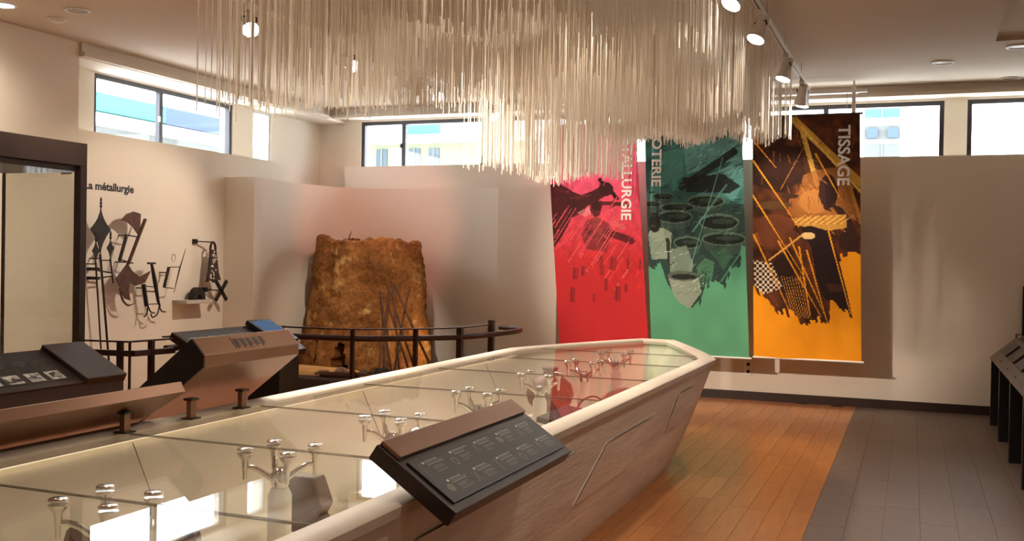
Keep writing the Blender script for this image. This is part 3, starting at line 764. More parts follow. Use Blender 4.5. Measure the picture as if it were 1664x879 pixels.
# ------------------------------------------------------------------ furnace exhibit
PZ = .26
pf = smooth_path([(-7.12, 10.1), (-6.7, 9.75), (-6.0, 9.6), (-5.3, 9.75), (-4.8, 10.2), (-4.5, 10.9), (-4.4, 11.9)], 5)
pl = [(x, y) for x, y in pf] + [(-4.95, 11.9), (-5.5, 12.0), (-6.3, 11.98), (-6.7, 11.8), (-7.0, 11.4), (-7.1, 10.9)]
o = MB().prism(pl, 0, PZ, 'z').build('exhibit_platform', M_plat, bevel=.006); tag(o, 'low dark platform under the clay furnace', 'platform')
M_clay = bpy.data.materials.new('furnace_clay'); M_clay.use_nodes = True
nt = M_clay.node_tree; b = nt.nodes['Principled BSDF']; b.inputs['Roughness'].default_value = .95; b.inputs['Specular IOR Level'].default_value = .1
tc = nt.nodes.new('ShaderNodeTexCoord')
def noise(sc, det=8, rough=.6):
    n = nt.nodes.new('ShaderNodeTexNoise'); n.inputs['Scale'].default_value = sc; n.inputs['Detail'].default_value = det; n.inputs['Roughness'].default_value = rough
    nt.links.new(tc.outputs['Object'], n.inputs['Vector']); return n
def ramp(n, stops):
    r = nt.nodes.new('ShaderNodeValToRGB'); els = r.color_ramp.elements
    while len(els) < len(stops): els.new(.5)
    for e_, (p, c) in zip(els, stops): e_.position = p; e_.color = (*lin(c), 1)
    nt.links.new(n.outputs[0], r.inputs[0]); return r
r1 = ramp(noise(2.2), [(.3, (104, 66, 34)), (.5, (142, 94, 52)), (.72, (170, 122, 70))])
r2 = ramp(noise(3.4, 10, .7), [(.56, (0, 0, 0)), (.66, (255, 255, 255))])
r3 = ramp(noise(26, 4), [(.35, (86, 52, 28)), (.6, (255, 255, 255))])
mx = nt.nodes.new('ShaderNodeMix'); mx.data_type = 'RGBA'; nt.links.new(r2.outputs[0], mx.inputs[0]); nt.links.new(r1.outputs[0], mx.inputs[6]); mx.inputs[7].default_value = (*lin((206, 166, 104)), 1)
mx2 = nt.nodes.new('ShaderNodeMix'); mx2.data_type = 'RGBA'; mx2.blend_type = 'MULTIPLY'; mx2.inputs[0].default_value = .45
nt.links.new(mx.outputs[2], mx2.inputs[6]); nt.links.new(r3.outputs[0], mx2.inputs[7]); nt.links.new(mx2.outputs[2], b.inputs['Base Color'])
bp = nt.nodes.new('ShaderNodeBump'); bp.inputs['Strength'].default_value = .9; bp.inputs['Distance'].default_value = .03
nt.links.new(noise(9, 10, .7).outputs[0], bp.inputs['Height']); nt.links.new(bp.outputs[0], b.inputs['Normal'])
M_holedark = mat('furnace_hole_dark', (20, 15, 12), .95)  # dark colour on the inside of the fire openings

from mathutils import noise as mnoise
FX, FY = -6.35, 11.25
fn = empty('clay_furnace', (FX, FY, PZ), 'tall tapering clay smelting furnace with rough weathered skin', 'furnace')
NT, NR = 150, 84
vs, fs, mi = [], [], []
def holes(a, z):
    """fire openings in the foot: angle measured from the camera side"""
    d1 = a+.46; d2 = a-.10
    if abs(d1) < .07 and z < .40: return True
    if abs(d2+.03) < .13*(1-z/.38)+.01 and z < .32: return True
    return False
for i in range(NR+1):
    t = i/NR; z = t*1.545
    R = .79-.10*t-.07*t*t if t > .12 else .80-.1*t
    R = .795-.16*t-.02*t*t
    for k in range(NT):
        a = 2*math.pi*k/NT; p = Vector((math.cos(a), math.sin(a), z*1.1))
        sq = 1+.035*math.cos(4*(a-.35))          # slightly squared plan
        d = .045*mnoise.noise(p*1.7)+.03*mnoise.noise(p*5+Vector((3, 1, 7)))+.018*mnoise.noise(p*12)+.010*mnoise.noise(p*25)
        zz = z + (t**6)*(.07*mnoise.noise(Vector((math.cos(a)*2.3, math.sin(a)*2.3, 5)))+.03*mnoise.noise(Vector((math.cos(a)*9, math.sin(a)*9, 2))))
        r_ = R*sq+d
        aa = a-math.pi                          # -x side is pi; camera side is about -y,+x
        rel = (a-(-math.pi/2) % (2*math.pi)) % (2*math.pi)
        if holes(a-math.pi*1.5, z): r_ -= .34
        vs.append((FX+r_*math.cos(a), FY+r_*math.sin(a), PZ+zz))
base_n = len(vs)
for i in range(12):                              # mouth: rolls over and goes down inside
    t = i/11
    for k in range(NT):
        x, y, z = vs[NR*NT+k]; dx, dy = x-FX, y-FY; q = 1-.12*min(1, t*2)-.05*t
        vs.append((FX+dx*q, FY+dy*q, z+.02*math.sin(math.pi*min(1, t*2))-.9*max(0, t-.4)))
rows = NR+1+12
for i in range(rows-1):
    for k in range(NT): fs.append((i*NT+k, i*NT+(k+1) % NT, (i+1)*NT+(k+1) % NT, (i+1)*NT+k))
m = MB(); m.add(vs, fs)
def depth_mat(f):
    r_ = sum(math.hypot(vs[j][0]-FX, vs[j][1]-FY) for j in f)/4; z = sum(vs[j][2] for j in f)/4
    return 1 if (r_ < .56 and z < 1.0) else 0
m.mi = [depth_mat(f) for f in fs]
m.build('furnace_body', [M_clay, M_holedark], fn, smooth=True)
MB().tube([(-6.35, 10.75, 1.70), (-6.34, 10.76, 1.86), (-6.31, 10.77, 1.92)], [.008, .007, .003], 5).build('twig', M_stick, fn)
# sand spread before the furnace
m = MB(); vs = [(-6.75, 10.42, PZ+.05)]; N = 40
for ring_ in (.4, .75, 1.):
    for k in range(N):
        a = 2*math.pi*k/N; j = 1+.12*mnoise.noise(Vector((math.cos(a)*2, math.sin(a)*2, 1)))
        vs.append((-6.65+.78*ring_*j*math.cos(a), 10.30+.45*ring_*j*math.sin(a), PZ+.045*(1-ring_**2)+.002))
fs = [(0, 1+k, 1+(k+1) % N) for k in range(N)]
for q in range(2):
    for k in range(N): fs.append((1+q*N+k, 1+q*N+(k+1) % N, 1+(q+1)*N+(k+1) % N, 1+(q+1)*N+k))
m.add(vs, fs); o = m.build('sand_bed', M_sand, smooth=True); tag(o, 'tan sand spread before the furnace openings', 'sand', kind='stuff')
# leaning sticks
sk = [((-5.50, 10.33, PZ), (-5.84, 10.64, 1.21)), ((-5.42, 10.36, PZ), (-5.71, 10.70, 1.30)), ((-5.62, 10.36, PZ), (-5.76, 10.70, 1.24)),
      ((-5.02, 10.48, PZ), (-5.70, 10.72, 1.30)), ((-5.30, 10.40, PZ), (-5.78, 10.68, 1.10)), ((-5.52, 10.42, PZ), (-5.60, 10.93, 1.26)), ((-5.22, 10.42, PZ), (-5.74, 10.70, 1.20)), ((-5.68, 10.34, PZ), (-5.80, 10.66, .95))]
for k, (a, b_) in enumerate(sk):
    mid = ((a[0]+b_[0])/2+.012*math.sin(k*2), (a[1]+b_[1])/2-.015, (a[2]+b_[2])/2)
    o = MB().tube(smooth_path([a, mid, b_], 3), [.015, .015, .014, .014, .013, .013, .012], 6).build('leaning_stick', M_stick, smooth=True, base=a)
    tag(o, 'brown wooden stick whose foot stands farthest out from the furnace' if k == 3 else 'thin brown wooden stick leaning on the furnace flank', 'stick', 'sticks leaning on the furnace')
# rubble, charcoal and logs at the foot
rr = random.Random(11)
def rock(name, x, y, r_, m_, label, grp, cat):
    bm = bmesh.new(); bmesh.ops.create_icosphere(bm, subdivisions=2, radius=1)
    sx, sy, sz = r_*(1+.5*rr.random()), r_*(.8+.4*rr.random()), r_*(.55+.35*rr.random()); o_ = Vector((rr.random()*50, 0, 0))
    for v in bm.verts:
        k = 1+.45*mnoise.noise(v.co*1.3+o_); v.co = Vector((v.co.x*sx*k, v.co.y*sy*k, max(-.55, v.co.z)*sz*k))
    zmin = min(v.co.z for v in bm.verts)
    for v in bm.verts: v.co.z -= zmin
    me = bpy.data.meshes.new(name); bm.to_mesh(me); bm.free(); me.materials.append(m_)
    o = bpy.data.objects.new(name, me); C.objects.link(o); o.location = (x, y, PZ-.003); o.rotation_euler = (0, 0, rr.random()*6); tag(o, label, cat, grp)
for k in range(9): rock('charcoal_lump', -5.62+.30*rr.random(), 10.05+k*.02, .05+.035*rr.random(), M_coal, 'black charcoal lump heaped beside the leaning sticks', 'charcoal heap by the furnace', 'charcoal')
for x, y, r_ in ((-6.2, 9.98, .06), (-6.05, 10.12, .07), (-5.9, 10.0, .05), (-5.75, 10.12, .06), (-5.95, 10.2, .045), (-5.66, 9.97, .05), (-5.2, 10.15, .06)):
    rock('slag_stone', x, y, r_, M_stone, 'brown slag stone lying at the furnace foot', 'slag stones by the furnace', 'stone')
for k, (a, b_) in enumerate((((-6.15, 9.85, PZ+.028), (-5.75, 9.93, PZ+.028)), ((-5.98, 10.06, PZ+.028), (-5.5, 9.90, PZ+.028)))):
    o = MB().tube([a, b_], .03, 8).build('short_log', M_stick, smooth=True, base=a); tag(o, 'short brown log lying among slag stones', 'log', 'logs at the furnace foot')
e = empty('bellows_pipe', (-6.9, 10.02, PZ), 'dark upright clay bellows pipe standing in the sand', 'pipe')
MB().lathe([(.05, .0), (.035, .16), (.03, .3), (.055, .33), (.06, .40), (.04, .41)], 14, Matrix.Translation((-6.9, 10.02, PZ))).build('tube', M_coal, e, smooth=True)
MB().lathe([(.058, .34), (.066, .36), (.058, .38)], 14, Matrix.Translation((-6.9, 10.02, PZ))).build('collar', M_stone, e, smooth=True)
o = MB().box(-5.02, -4.88, 11.35, 11.46, PZ, PZ+.13).build('floor_lamp_box', M_black, bevel=.006); tag(o, 'small black floodlight box on the platform by the niche edge', 'lamp'); FLOOD = o

# ------------------------------------------------------------------ left wall: title and metal exhibits
Mt = Matrix(((0, 0, 1, XLf), (1, 0, 0, 7.79), (0, 1, 0, 2.23), (0, 0, 0, 1)))
o = lettering('wall_title', 'La métallurgie', .11, Mt, M_letterd, extrude=.002, offset=.0035, length=.68); tag(o, 'dark title lettering La métallurgie on the cream wall', 'lettering')
XO = XLf+.14                                   # exhibits hang clear of the wall on pins
def pin(root, y, z, x=XO, mat_=None): MB().bar((XLf, y, z), (x, y, z), .012).build('wall_pin', mat_ or M_iron, root)
def flat(root, name, P, th, m_, x=XO, bevel=0): return MB().prism(P, x-th/2, x+th/2, 'x').build(name, m_, root, bevel=bevel)
def spear(y, z, hw, hh, ybot, zbot, label):
    e = empty('iron_spear', (XO, ybot, zbot), label, 'spear')
    n = 5
    def edge(ax, az, bx, bz, s): return [(ax+(bx-ax)*t+s*.22*hw*math.sin(math.pi*t), az+(bz-az)*t-.0*t) for t in np.linspace(0, 1, n)][:-1]
    P = edge(y, z+hh, y+hw, z, -1)+edge(y+hw, z, y, z-hh*1.15, -1)+edge(y, z-hh*1.15, y-hw, z, 1)+edge(y-hw, z, y, z+hh, 1)
    flat(e, 'blade', P, .008, M_iron)
    MB().lathe([(.006, 0), (.014, .02), (.007, .035), (.014, .05), (.006, .065), (.011, .08), (.003, .14*hh/.28)], 8, Matrix.Translation((XO, y, z+hh-.01))).build('finial', M_iron, e, smooth=True)
    MB().tube([(XO, y, z-hh*1.1), (XO, ybot, zbot)], .011 if hw > .1 else .008, 8).build('shaft', M_iron, e, smooth=True)
    pin(e, y+.01, z-hh*1.3)
    return e
e1 = spear(8.02, 1.83, .135, .22, 8.21, .10, 'tall iron spear with large diamond blade on the cream wall')
spear(7.96, 1.62, .05, .10, 8.10, .10, 'thin iron spear with small diamond blade left of the large spear')
spear(8.155, 1.65, .05, .095, 8.2, 1.30, 'short iron spear with small diamond blade right of the large spear')
o = MB().bar((XO, 7.97, 1.43), (XO, 8.18, 1.40), .014).bar((XO, 7.97, 1.35), (XO, 8.18, 1.37), .012).bar((XLf, 8.0, 1.35), (XO, 8.0, 1.35), .03).bar((XLf, 8.0, 1.44), (XO, 8.0, 1.44), .03).build('spear_rack', M_iron); tag(o, 'small black wall bracket holding the spear shafts', 'bracket')
# throwing blade with two curved wings and a slanting haft
e = empty('throwing_blade', (XO, 8.5, 1.4), 'rust brown throwing blade with curved wings on a slanting haft', 'blade')
flat(e, 'upper_wing', [(8.30, 1.93), (8.38, 2.00), (8.48, 2.03), (8.58, 2.01), (8.575, 1.88), (8.54, 1.80), (8.47, 1.87), (8.39, 1.92)], .01, M_rust)
MB().bar((XO+.01, 8.64, 1.96), (XO+.01, 8.40, 1.49), .03, .02).build('haft', M_rust, e)
MB().bar((XO-.03, 8.41, 1.77), (XO-.03, 8.32, 1.52), .028, .02).build('haft', M_iron, e)
flat(e, 'lower_wing', [(8.40, 1.50), (8.47, 1.42), (8.58, 1.36), (8.74, 1.42), (8.66, 1.30), (8.52, 1.27), (8.44, 1.30), (8.42, 1.22), (8.45, 1.12), (8.37, 1.14), (8.31, 1.24), (8.24, 1.34), (8.32, 1.42)], .01, M_rust)
MB().tube(smooth_path([(XO, 8.30, 1.25), (XO, 8.34, 1.13), (XO, 8.42, 1.07), (XO, 8.52, 1.09)], 4), [.012]*9+[.008, .006, .005, .003], 6).build('tine', M_rust, e)
MB().bar((XO, 8.36, 1.79), (XO, 8.54, 1.77), .012).bar((XO, 8.32, 1.53), (XO, 8.48, 1.50), .012).build('rung', M_iron, e)
pin(e, 8.42, 1.78); pin(e, 8.38, 1.51)
# tongs
e = empty('iron_tongs', (XO, 8.85, 1.1), 'pair of dark iron tongs with forked feet below the throwing blade', 'tongs')
MB().tube([(XO, 8.76, 1.50), (XO, 8.81, 1.33), (XO, 8.87, 1.10), (XO, 8.90, 1.04)], [.014, .022, .016, .01], 8).build('arm', M_iron, e, smooth=True)
MB().tube([(XO-.03, 8.68, 1.28), (XO-.03, 8.73, 1.05)], .022, 8).build('arm', M_iron, e, smooth=True)
for pts in ([(8.90, 1.04), (8.94, .99), (9.0, .98)], [(8.90, 1.04), (8.87, .96), (8.80, .93), (8.77, .97)], [(8.73, 1.05), (8.71, .97), (8.67, .94)], [(8.73, 1.05), (8.77, .99), (8.83, .975)]):
    MB().tube(smooth_path([(XO-.01, a, b_) for a, b_ in pts], 4), .008, 6).build('claw', M_iron, e, smooth=True)
MB().bar((XO, 8.71, 1.50), (XO, 8.81, 1.50), .03, .02).build('crossbar', M_iron, e)
MB().bar((XO-.015, 8.70, 1.26), (XO-.015, 8.83, 1.25), .01).build('rung', M_iron, e); MB().bar((XO-.015, 8.73, 1.07), (XO-.015, 8.88, 1.07), .01).build('rung', M_iron, e)
pin(e, 8.70, 1.24, XO-.03); pin(e, 8.84, 1.20)
# slim spear point on a frame
e = empty('slim_blade_frame', (XO, 9.1, 1.4), 'slim iron rod and short grip joined by thin rungs beside the tongs', 'tool')
MB().tube([(XO, 9.30, 1.66), (XO, 9.20, 1.42), (XO, 9.12, 1.18)], [.003, .008, .003], 6).build('rod', M_iron, e)
MB().bar((XO-.03, 9.07, 1.46), (XO-.03, 9.00, 1.24), .026, .02).build('grip', M_iron, e)
MB().bar((XO-.015, 9.07, 1.46), (XO-.015, 9.22, 1.46), .009).bar((XO-.015, 9.0, 1.24), (XO-.015, 9.13, 1.23), .009).build('rung', M_iron, e)
MB().tube([(XO-.02, 9.13+.03*math.cos(a), 1.56+.04*math.sin(a)) for a in np.linspace(0, 6.28, 17)], .004, 5).build('ring', M_chrome, e)
pin(e, 9.05, 1.40, XO-.03)
# beaded pouch on a peg
e = empty('beaded_pouch', (XO, 9.80, 1.35), 'long dark pouch with pale speckles hanging from a wall peg', 'pouch')
pp = Paint(20, 48, (46, 30, 28)); pp.X, pp.Y = pp.U, pp.V
for k in range(60): pp.ell(rr.random()*20, rr.random()*48, .9, 1.0, (190, 160, 130))
flat(e, 'body', [(9.74, 1.66), (9.83, 1.66), (9.88, 1.40), (9.92, 1.31), (9.84, 1.32), (9.80, 1.285), (9.76, 1.32), (9.68, 1.29), (9.71, 1.42)], .03, mat('pouch_leather', (60, 40, 36), .7, var=.5, vscale=55))
for k in range(26):
    zz = 1.33+.31*rr.random(); yy = 9.79+(.03+.32*(1.66-zz)*.7)*(rr.random()-.5)*1.3
    MB().box(XO+.015, XO+.019, yy-.009, yy+.009, zz-.009, zz+.009).build('bead', M_plinth, e)
MB().tube([(XO, 9.785+.045*math.cos(a), 1.66+.085*math.sin(a)) for a in np.linspace(0, math.pi, 13)], .014, 6).build('strap', M_iron, e)
MB().bar((XLf, 9.62, 1.75), (XLf+.04, 9.62, 1.75), .05).bar((XLf+.03, 9.62, 1.75), (XO, 9.80, 1.745), .014).build('peg', M_iron, e)
# small shelf with an arched anklet, and a cross
o = MB().box(XLf, XLf+.20, 9.27, 9.72, 1.055, 1.095).build('wall_shelf', mat('shelf_grey', (178, 168, 156), .7), bevel=.003); tag(o, 'narrow pale grey wall shelf under the beaded pouch', 'shelf')
P = [(9.55+.105*math.cos(a), 1.095+.14*math.sin(a)) for a in np.linspace(0, math.pi, 15)]+[(9.55+.035*math.cos(a), 1.095+.06*math.sin(a)) for a in np.linspace(math.pi, 0, 9)]
o = MB().prism(P, XLf+.07, XLf+.15, 'x').build('arched_anklet', M_iron, bevel=.008); tag(o, 'thick black arched anklet standing on the wall shelf', 'anklet')
e = empty('iron_cross', (XO, 9.93, 1.2), 'black iron cross with four equal arms pinned beside the shelf', 'cross')
for a in (math.pi*.27, math.pi*.73):
    d = Vector((0, math.cos(a), math.sin(a)))*.15; c0 = Vector((XO, 9.95, 1.19)); MB().bar(c0-d, c0+d, .045, .02, up=(1, 0, 0)).build('arm', M_iron, e, bevel=.005)
MB().bar((XLf, 9.80, 1.20), (XLf+.05, 9.80, 1.20), .05).bar((XLf+.04, 9.80, 1.20), (XO, 9.94, 1.19), .014).build('peg', M_iron, e)

# the exhibits hang a hand's breadth off the wall: slide them along it to their places
for o_ in list(C.objects):
    if o_.parent is None and o_.name.split('.')[0] in ('iron_spear', 'spear_rack', 'throwing_blade', 'iron_tongs', 'slim_blade_frame', 'beaded_pouch', 'wall_shelf', 'arched_anklet', 'iron_cross'):
        o_.location.y -= .019*(o_.location.y if o_.location.y > 1 else (8.0 if o_.name.startswith('spear') else 9.5))

# ------------------------------------------------------------------ three hanging banners
YN = 11.75
K = YN/11.9
def banner_mesh(p, root, xl_t, xr_t, xl_b, ztop, zbot, bow=.02):
    cv = lambda i, j: np.stack([np.zeros_like(i), -.02*np.sin(j*math.pi)*bow/.02+.010*np.sin(i*6.3+j*3), np.zeros_like(i)], -1)
    p.mesh('cloth', (xl_t, YN, ztop), (xr_t, YN, ztop), (xl_b, YN, zbot), M_print, root, cv)
def ragged(p, pts, slant, seed, amp, freq):
    """mask of the printed picture: above a torn brush edge; pts (x, y) in crop units"""
    xs = np.array([q[0] for q in pts], float); yv = np.array([q[1] for q in pts], float)
    sh = p.X+slant*(p.Y-yv.mean())
    base = np.interp(sh, xs, yv)
    n = p.noise((freq, 2), seed)-.5; r = np.random.RandomState(seed); g = r.rand(freq*2+4)
    idx = np.clip(((sh-xs[0])/(xs[-1]-xs[0])*freq*2), 0, freq*2+1).astype(int)
    return p.Y < base + amp*(g[idx]-.5)*2 + amp*n

# red banner
NXB, NYB = 128, 300
def base_paint(x0, x1, y0, y1, rgb):
    p = Paint(NXB, NYB, rgb); p.X = x0+(x1-x0)*p.U/NXB; p.Y = y0+(y1-y0)*p.V/NYB; return p
p = base_paint(75, 400, 40, 885, (200, 46, 50))
up_ = p.Y < 470
t = np.clip((560-p.Y)/330, 0, 1)[..., None]; p.a = p.a*(1-t)+np.array((226, 88, 122))*t
D = (66, 24, 26)
p.clip = ragged(p, [(75, 500), (110, 520), (140, 560), (165, 560), (220, 600), (260, 650), (330, 640), (400, 620)], -.35, 5, 40, 16)
p.poly([(60, 262), (118, 266), (150, 284), (172, 312), (168, 352), (148, 392), (128, 430), (100, 475), (70, 512)], D, .92)
p.poly([(120, 280), (178, 300), (215, 318), (200, 372), (150, 390)], D, .92); p.line(175, 335, 236, 314, 46, D, .92); p.line(236, 312, 276, 290, 40, D, .92); p.line(262, 250, 320, 318, 15, (48, 16, 18)); p.ell(282, 284, 27, 26, (60, 22, 24))
p.line(95, 280, 150, 300, 8, (112, 48, 48), .6); p.line(150, 318, 225, 306, 7, (120, 52, 54), .5)
p.poly([(170, 372), (232, 342), (250, 345), (236, 372), (200, 388)], (236, 150, 150), .6)
p.poly([(182, 450), (206, 400), (240, 386), (286, 412), (300, 440), (270, 520), (196, 508)], (126, 46, 48), .85)
p.ell(240, 358, 20, 30, (86, 32, 34), .95); p.ell(246, 346, 20, 18, (60, 22, 24), .95)
p.line(258, 336, 356, 342, 15, (76, 28, 30), .9); p.line(280, 446, 360, 474, 28, (84, 30, 32), .9); p.line(205, 440, 262, 470, 18, (90, 34, 36), .8)
p.poly([(225, 392), (258, 388), (262, 470), (232, 478)], (150, 66, 62), .6)
p.line(300, 410, 335, 425, 20, (206, 110, 108), .6)
p.line(250, 540, 250, 600, 14, (120, 40, 42), .6)
grain(p, 220, 1, 30, 2.2, .75, 1.3); p.mottle(.08, (26, 60), 3, p.clip)
rs = random.Random(4)
for k in range(34):
    x = 80+rs.random()*300; y = 330+rs.random()*260; L = 60+rs.random()*130
    p.line(x, y, x-L*.55, y+L*.8, 1.5+3*rs.random(), (226, 92, 96), .85)
p.line(370, 320, 180, 620, 4, (222, 86, 90)); p.line(330, 300, 130, 600, 3, (222, 86, 90))
p.clip = None
for x, y, w_, h_ in ((150, 600, 26, 46), (180, 590, 16, 40), (135, 680, 22, 60), (215, 690, 8, 34), (290, 560, 30, 52), (262, 640, 14, 50), (300, 670, 26, 60), (345, 560, 9, 46), (332, 650, 14, 34), (388, 560, 7, 44), (412, 590, 7, 30)):
    p.poly([(x-w_*.2, y-h_*.5), (x+w_*.6, y-h_*.4), (x+w_*.35, y+h_*.5), (x-w_*.5, y+h_*.45)], (150, 40, 44), .8)
    p.line(x, y-h_*.4, x-w_*.2, y+h_*.45, 2.5, (88, 24, 28), .8)
p.mottle(.04, (6, 10), 9)
br = empty('hanging_banner', (-3.55, YN, .6), 'red printed banner reading METALLURGIE hanging before the back wall', 'banner')
banner_mesh(p, br, -4.20*K-.04, -3.06*K-.06, -4.02*K, 3.25, .545)
Mr = lambda x, z: Matrix(((0, 1, 0, x), (0, 0, -1, YN-.022), (-1, 0, 0, z), (0, 0, 0, 1)))
lettering('lettering', 'METALLURGIE', .16, Mr(-3.27*K, 3.20), M_letter, br, .001, .004, height=.125, length=1.10)
# green banner
p = base_paint(48, 400, -7, 855, (92, 160, 122))
t = np.clip((620-p.Y)/300, 0, 1)[..., None]; p.a = p.a*(1-t)+np.array((84, 152, 128))*t
p.clip = ragged(p, [(48, 520), (100, 530), (115, 600), (140, 655), (190, 680), (235, 640), (260, 590), (320, 590), (345, 545), (385, 520), (405, 450)], -.15, 8, 14, 18)
p.put(p.Y < 1000, (44, 66, 60)); 
p.put(p.Y < 300, (58, 104, 100)); p.mottle(.35, (10, 22), 12, p.clip & (p.Y < 300))
p.poly([(80, 110), (190, 90), (185, 200), (90, 240)], (78, 138, 130), .9)
p.poly([(185, 80), (400, 50), (400, 120), (330, 150), (200, 190)], (112, 168, 164), .7)
p.poly([(350, 90), (395, 60), (400, 230), (360, 290), (320, 250)], (100, 158, 156), .85)
for k in range(26):
    x = 190+rs.random()*200; y = 60+rs.random()*180; p.line(x, y, x+20+40*rs.random(), y-10-30*rs.random(), 5+4*rs.random(), (128, 186, 180) if k % 2 else (52, 92, 90), .8)
p.line(180, 235, 370, 110, 26, (36, 44, 40), .9); p.poly([(180, 200), (330, 190), (390, 235), (350, 260), (200, 255)], (34, 38, 36), .92)
for k in range(60): p.ell(60+rs.random()*340, 250+rs.random()*200, 6+8*rs.random(), 3, (70, 96, 84) if k % 2 else (28, 34, 30), .7)
def pot(cx, cy, rx, ry, h):
    p.poly([(cx-rx, cy), (cx+rx, cy), (cx+rx*.8, cy+h), (cx-rx*.8, cy+h)], (62, 82, 72)); p.ell(cx, cy+h, rx*.8, ry*.7, (62, 82, 72))
    p.ell(cx, cy, rx, ry, (88, 112, 98)); p.ell(cx, cy+2, rx*.9, ry*.72, (30, 38, 34)); p.ell(cx+rx*.2, cy-ry*.1, rx*.55, ry*.35, (52, 66, 58))
for a in ((110, 268, 40, 15, 20), (265, 288, 68, 26, 24), (70, 296, 30, 12, 26), (160, 310, 65, 18, 18), (150, 345, 68, 26, 30), (310, 365, 72, 32, 40), (195, 440, 52, 24, 30), (325, 425, 80, 26, 40)): pot(*a)
p.poly([(50, 415), (112, 388), (138, 405), (132, 470), (118, 500), (60, 505)], (134, 152, 134)); p.ell(92, 412, 40, 26, (148, 166, 146)); p.ell(75, 368, 22, 36, (36, 34, 30)); p.line(122, 430, 128, 520, 14, (50, 46, 40))
p.ell(70, 380, 9, 5, (90, 80, 68), .7)
p.poly([(128, 470), (190, 450), (215, 520), (205, 560), (128, 550)], (116, 134, 118)); p.poly([(118, 560), (232, 560), (240, 620), (190, 690), (140, 650)], (142, 156, 138)); p.ell(175, 563, 58, 18, (88, 100, 88)); p.ell(178, 566, 46, 10, (36, 40, 36))
p.poly([(225, 530), (255, 495), (290, 510), (275, 590), (262, 610), (240, 600), (228, 570)], (70, 112, 88)); p.poly([(270, 470), (330, 460), (350, 490), (320, 540), (295, 500)], (58, 92, 74))
for x in (246, 258, 270): p.line(x, 545, x-8, 606, 5, (40, 62, 50), .8)
grain(p, 420, 2, 26, -.5, .55, 1.6); p.line(330, 130, 200, 540, 3, (120, 178, 156), .8); p.line(340, 230, 215, 400, 6, (104, 168, 146), .7); p.line(385, 470, 310, 580, 5, (92, 150, 120), .8)
p.clip = None; p.mottle(.04, (6, 10), 19)
bg = empty('hanging_banner', (-2.35, YN, .6), 'green printed banner reading POTERIE with clay pots', 'banner')
banner_mesh(p, bg, -2.99*K-.02, -1.865*K, -2.88*K+.01, 3.25, .535)
lettering('lettering', 'POTERIE', .16, Mr(-2.905*K, 3.15), M_letter, bg, .001, .004, height=.115, length=.655)
# orange banner
p = base_paint(25, 378, 30, 845, (236, 150, 22))
Dk = (58, 28, 18)
p.clip = ragged(p, [(25, 590), (60, 640), (95, 690), (140, 695), (170, 715), (205, 720), (240, 700), (262, 705), (280, 650), (335, 690), (342, 600), (345, 500), (380, 490)], -.28, 21, 20, 20)
p.put(p.Y < 1000, (78, 40, 20)); p.mottle(.4, (14, 30), 31, p.clip)
p.poly([(25, 160), (110, 120), (190, 140), (200, 240), (120, 290), (25, 260)], (40, 20, 14), .8)
p.poly([(150, 300), (230, 260), (300, 300), (310, 380), (200, 390), (140, 360)], (176, 104, 46), .75)
p.ell(215, 325, 46, 34, (198, 128, 62), .6)
for k in range(40):
    x = 30+rs.random()*340; y = 40+rs.random()*230; p.line(x, y, x+(-1)**k*15*rs.random(), y+20+20*rs.random(), 2+3*rs.random(), (134, 78, 30) if k % 3 else (36, 18, 12), .8)
p.line(185, 60, 240, 262, 16, (206, 158, 70)); p.line(165, 45, 380, 260, 24, (196, 146, 58)); p.line(190, 70, 390, 300, 8, (224, 178, 86)); p.line(120, 275, 200, 130, 3, (150, 100, 48))
p.line(330, 220, 380, 390, 12, (190, 130, 50), .9)
p.poly([(195, 230), (235, 215), (330, 200), (352, 300), (372, 370), (330, 392), (205, 400), (160, 350)], (156, 98, 44), .8); p.ell(232, 318, 52, 40, (196, 130, 64), .7); grain(p, 160, 5, 34, 1.0, .6, 1.5)
p.ell(276, 285, 30, 56, (44, 22, 18)); p.poly([(248, 250), (262, 235), (268, 330), (290, 352), (262, 345), (256, 320), (244, 300)], (56, 30, 22)); p.poly([(280, 320), (320, 340), (350, 380), (372, 460), (372, 500), (345, 492), (312, 470), (305, 440), (330, 400)], (54, 30, 24))
p.poly([(150, 375), (330, 360), (335, 405), (270, 415), (160, 395)], (214, 158, 70), .9)
for k in range(16): p.line(150+k*11, 392, 190+k*11, 364, 2.5, (240, 190, 100) if k % 2 else (150, 96, 40), .9)
grain(p, 260, 6, 34, 1.05, .6, 1.55)
p.poly([(185, 405), (215, 398), (275, 415), (300, 480), (335, 570), (340, 690), (300, 665), (262, 640), (235, 570), (220, 470)], (38, 22, 20))
p.ell(150, 300, 30, 8, (60, 40, 26)); p.ell(95, 330, 60, 14, (90, 60, 34)); p.ell(100, 395, 66, 34, (112, 60, 34)); p.ell(80, 440, 56, 30, (136, 76, 40)); p.poly([(28, 380), (80, 360), (170, 420), (150, 480), (60, 480)], (104, 56, 32), .8)
ck = p.inpoly([(26, 515), (88, 525), (124, 608), (60, 632), (30, 600)])
p.put(ck, (226, 206, 178)); p.put(ck & (((p.X/9).astype(int)+(p.Y/9).astype(int)) % 2 == 0), (50, 34, 28))
p.poly([(95, 520), (150, 470), (170, 600), (130, 625)], (44, 24, 20)); p.poly([(265, 590), (340, 592), (338, 612), (280, 620)], (70, 40, 30))
for a in ((28, 180, 180, 405), (25, 295, 190, 560), (28, 430, 150, 690), (110, 450, 250, 700), (150, 440, 265, 700), (180, 470, 215, 700), (275, 415, 345, 690), (28, 110, 105, 205), (235, 160, 310, 300), (70, 60, 30, 130), (205, 480, 270, 720)):
    p.line(*a, 6, (240, 158, 30), .95, taper=.7)
p.line(80, 515, 190, 430, 6, (222, 158, 72)); p.ell(210, 432, 22, 12, (228, 190, 130))
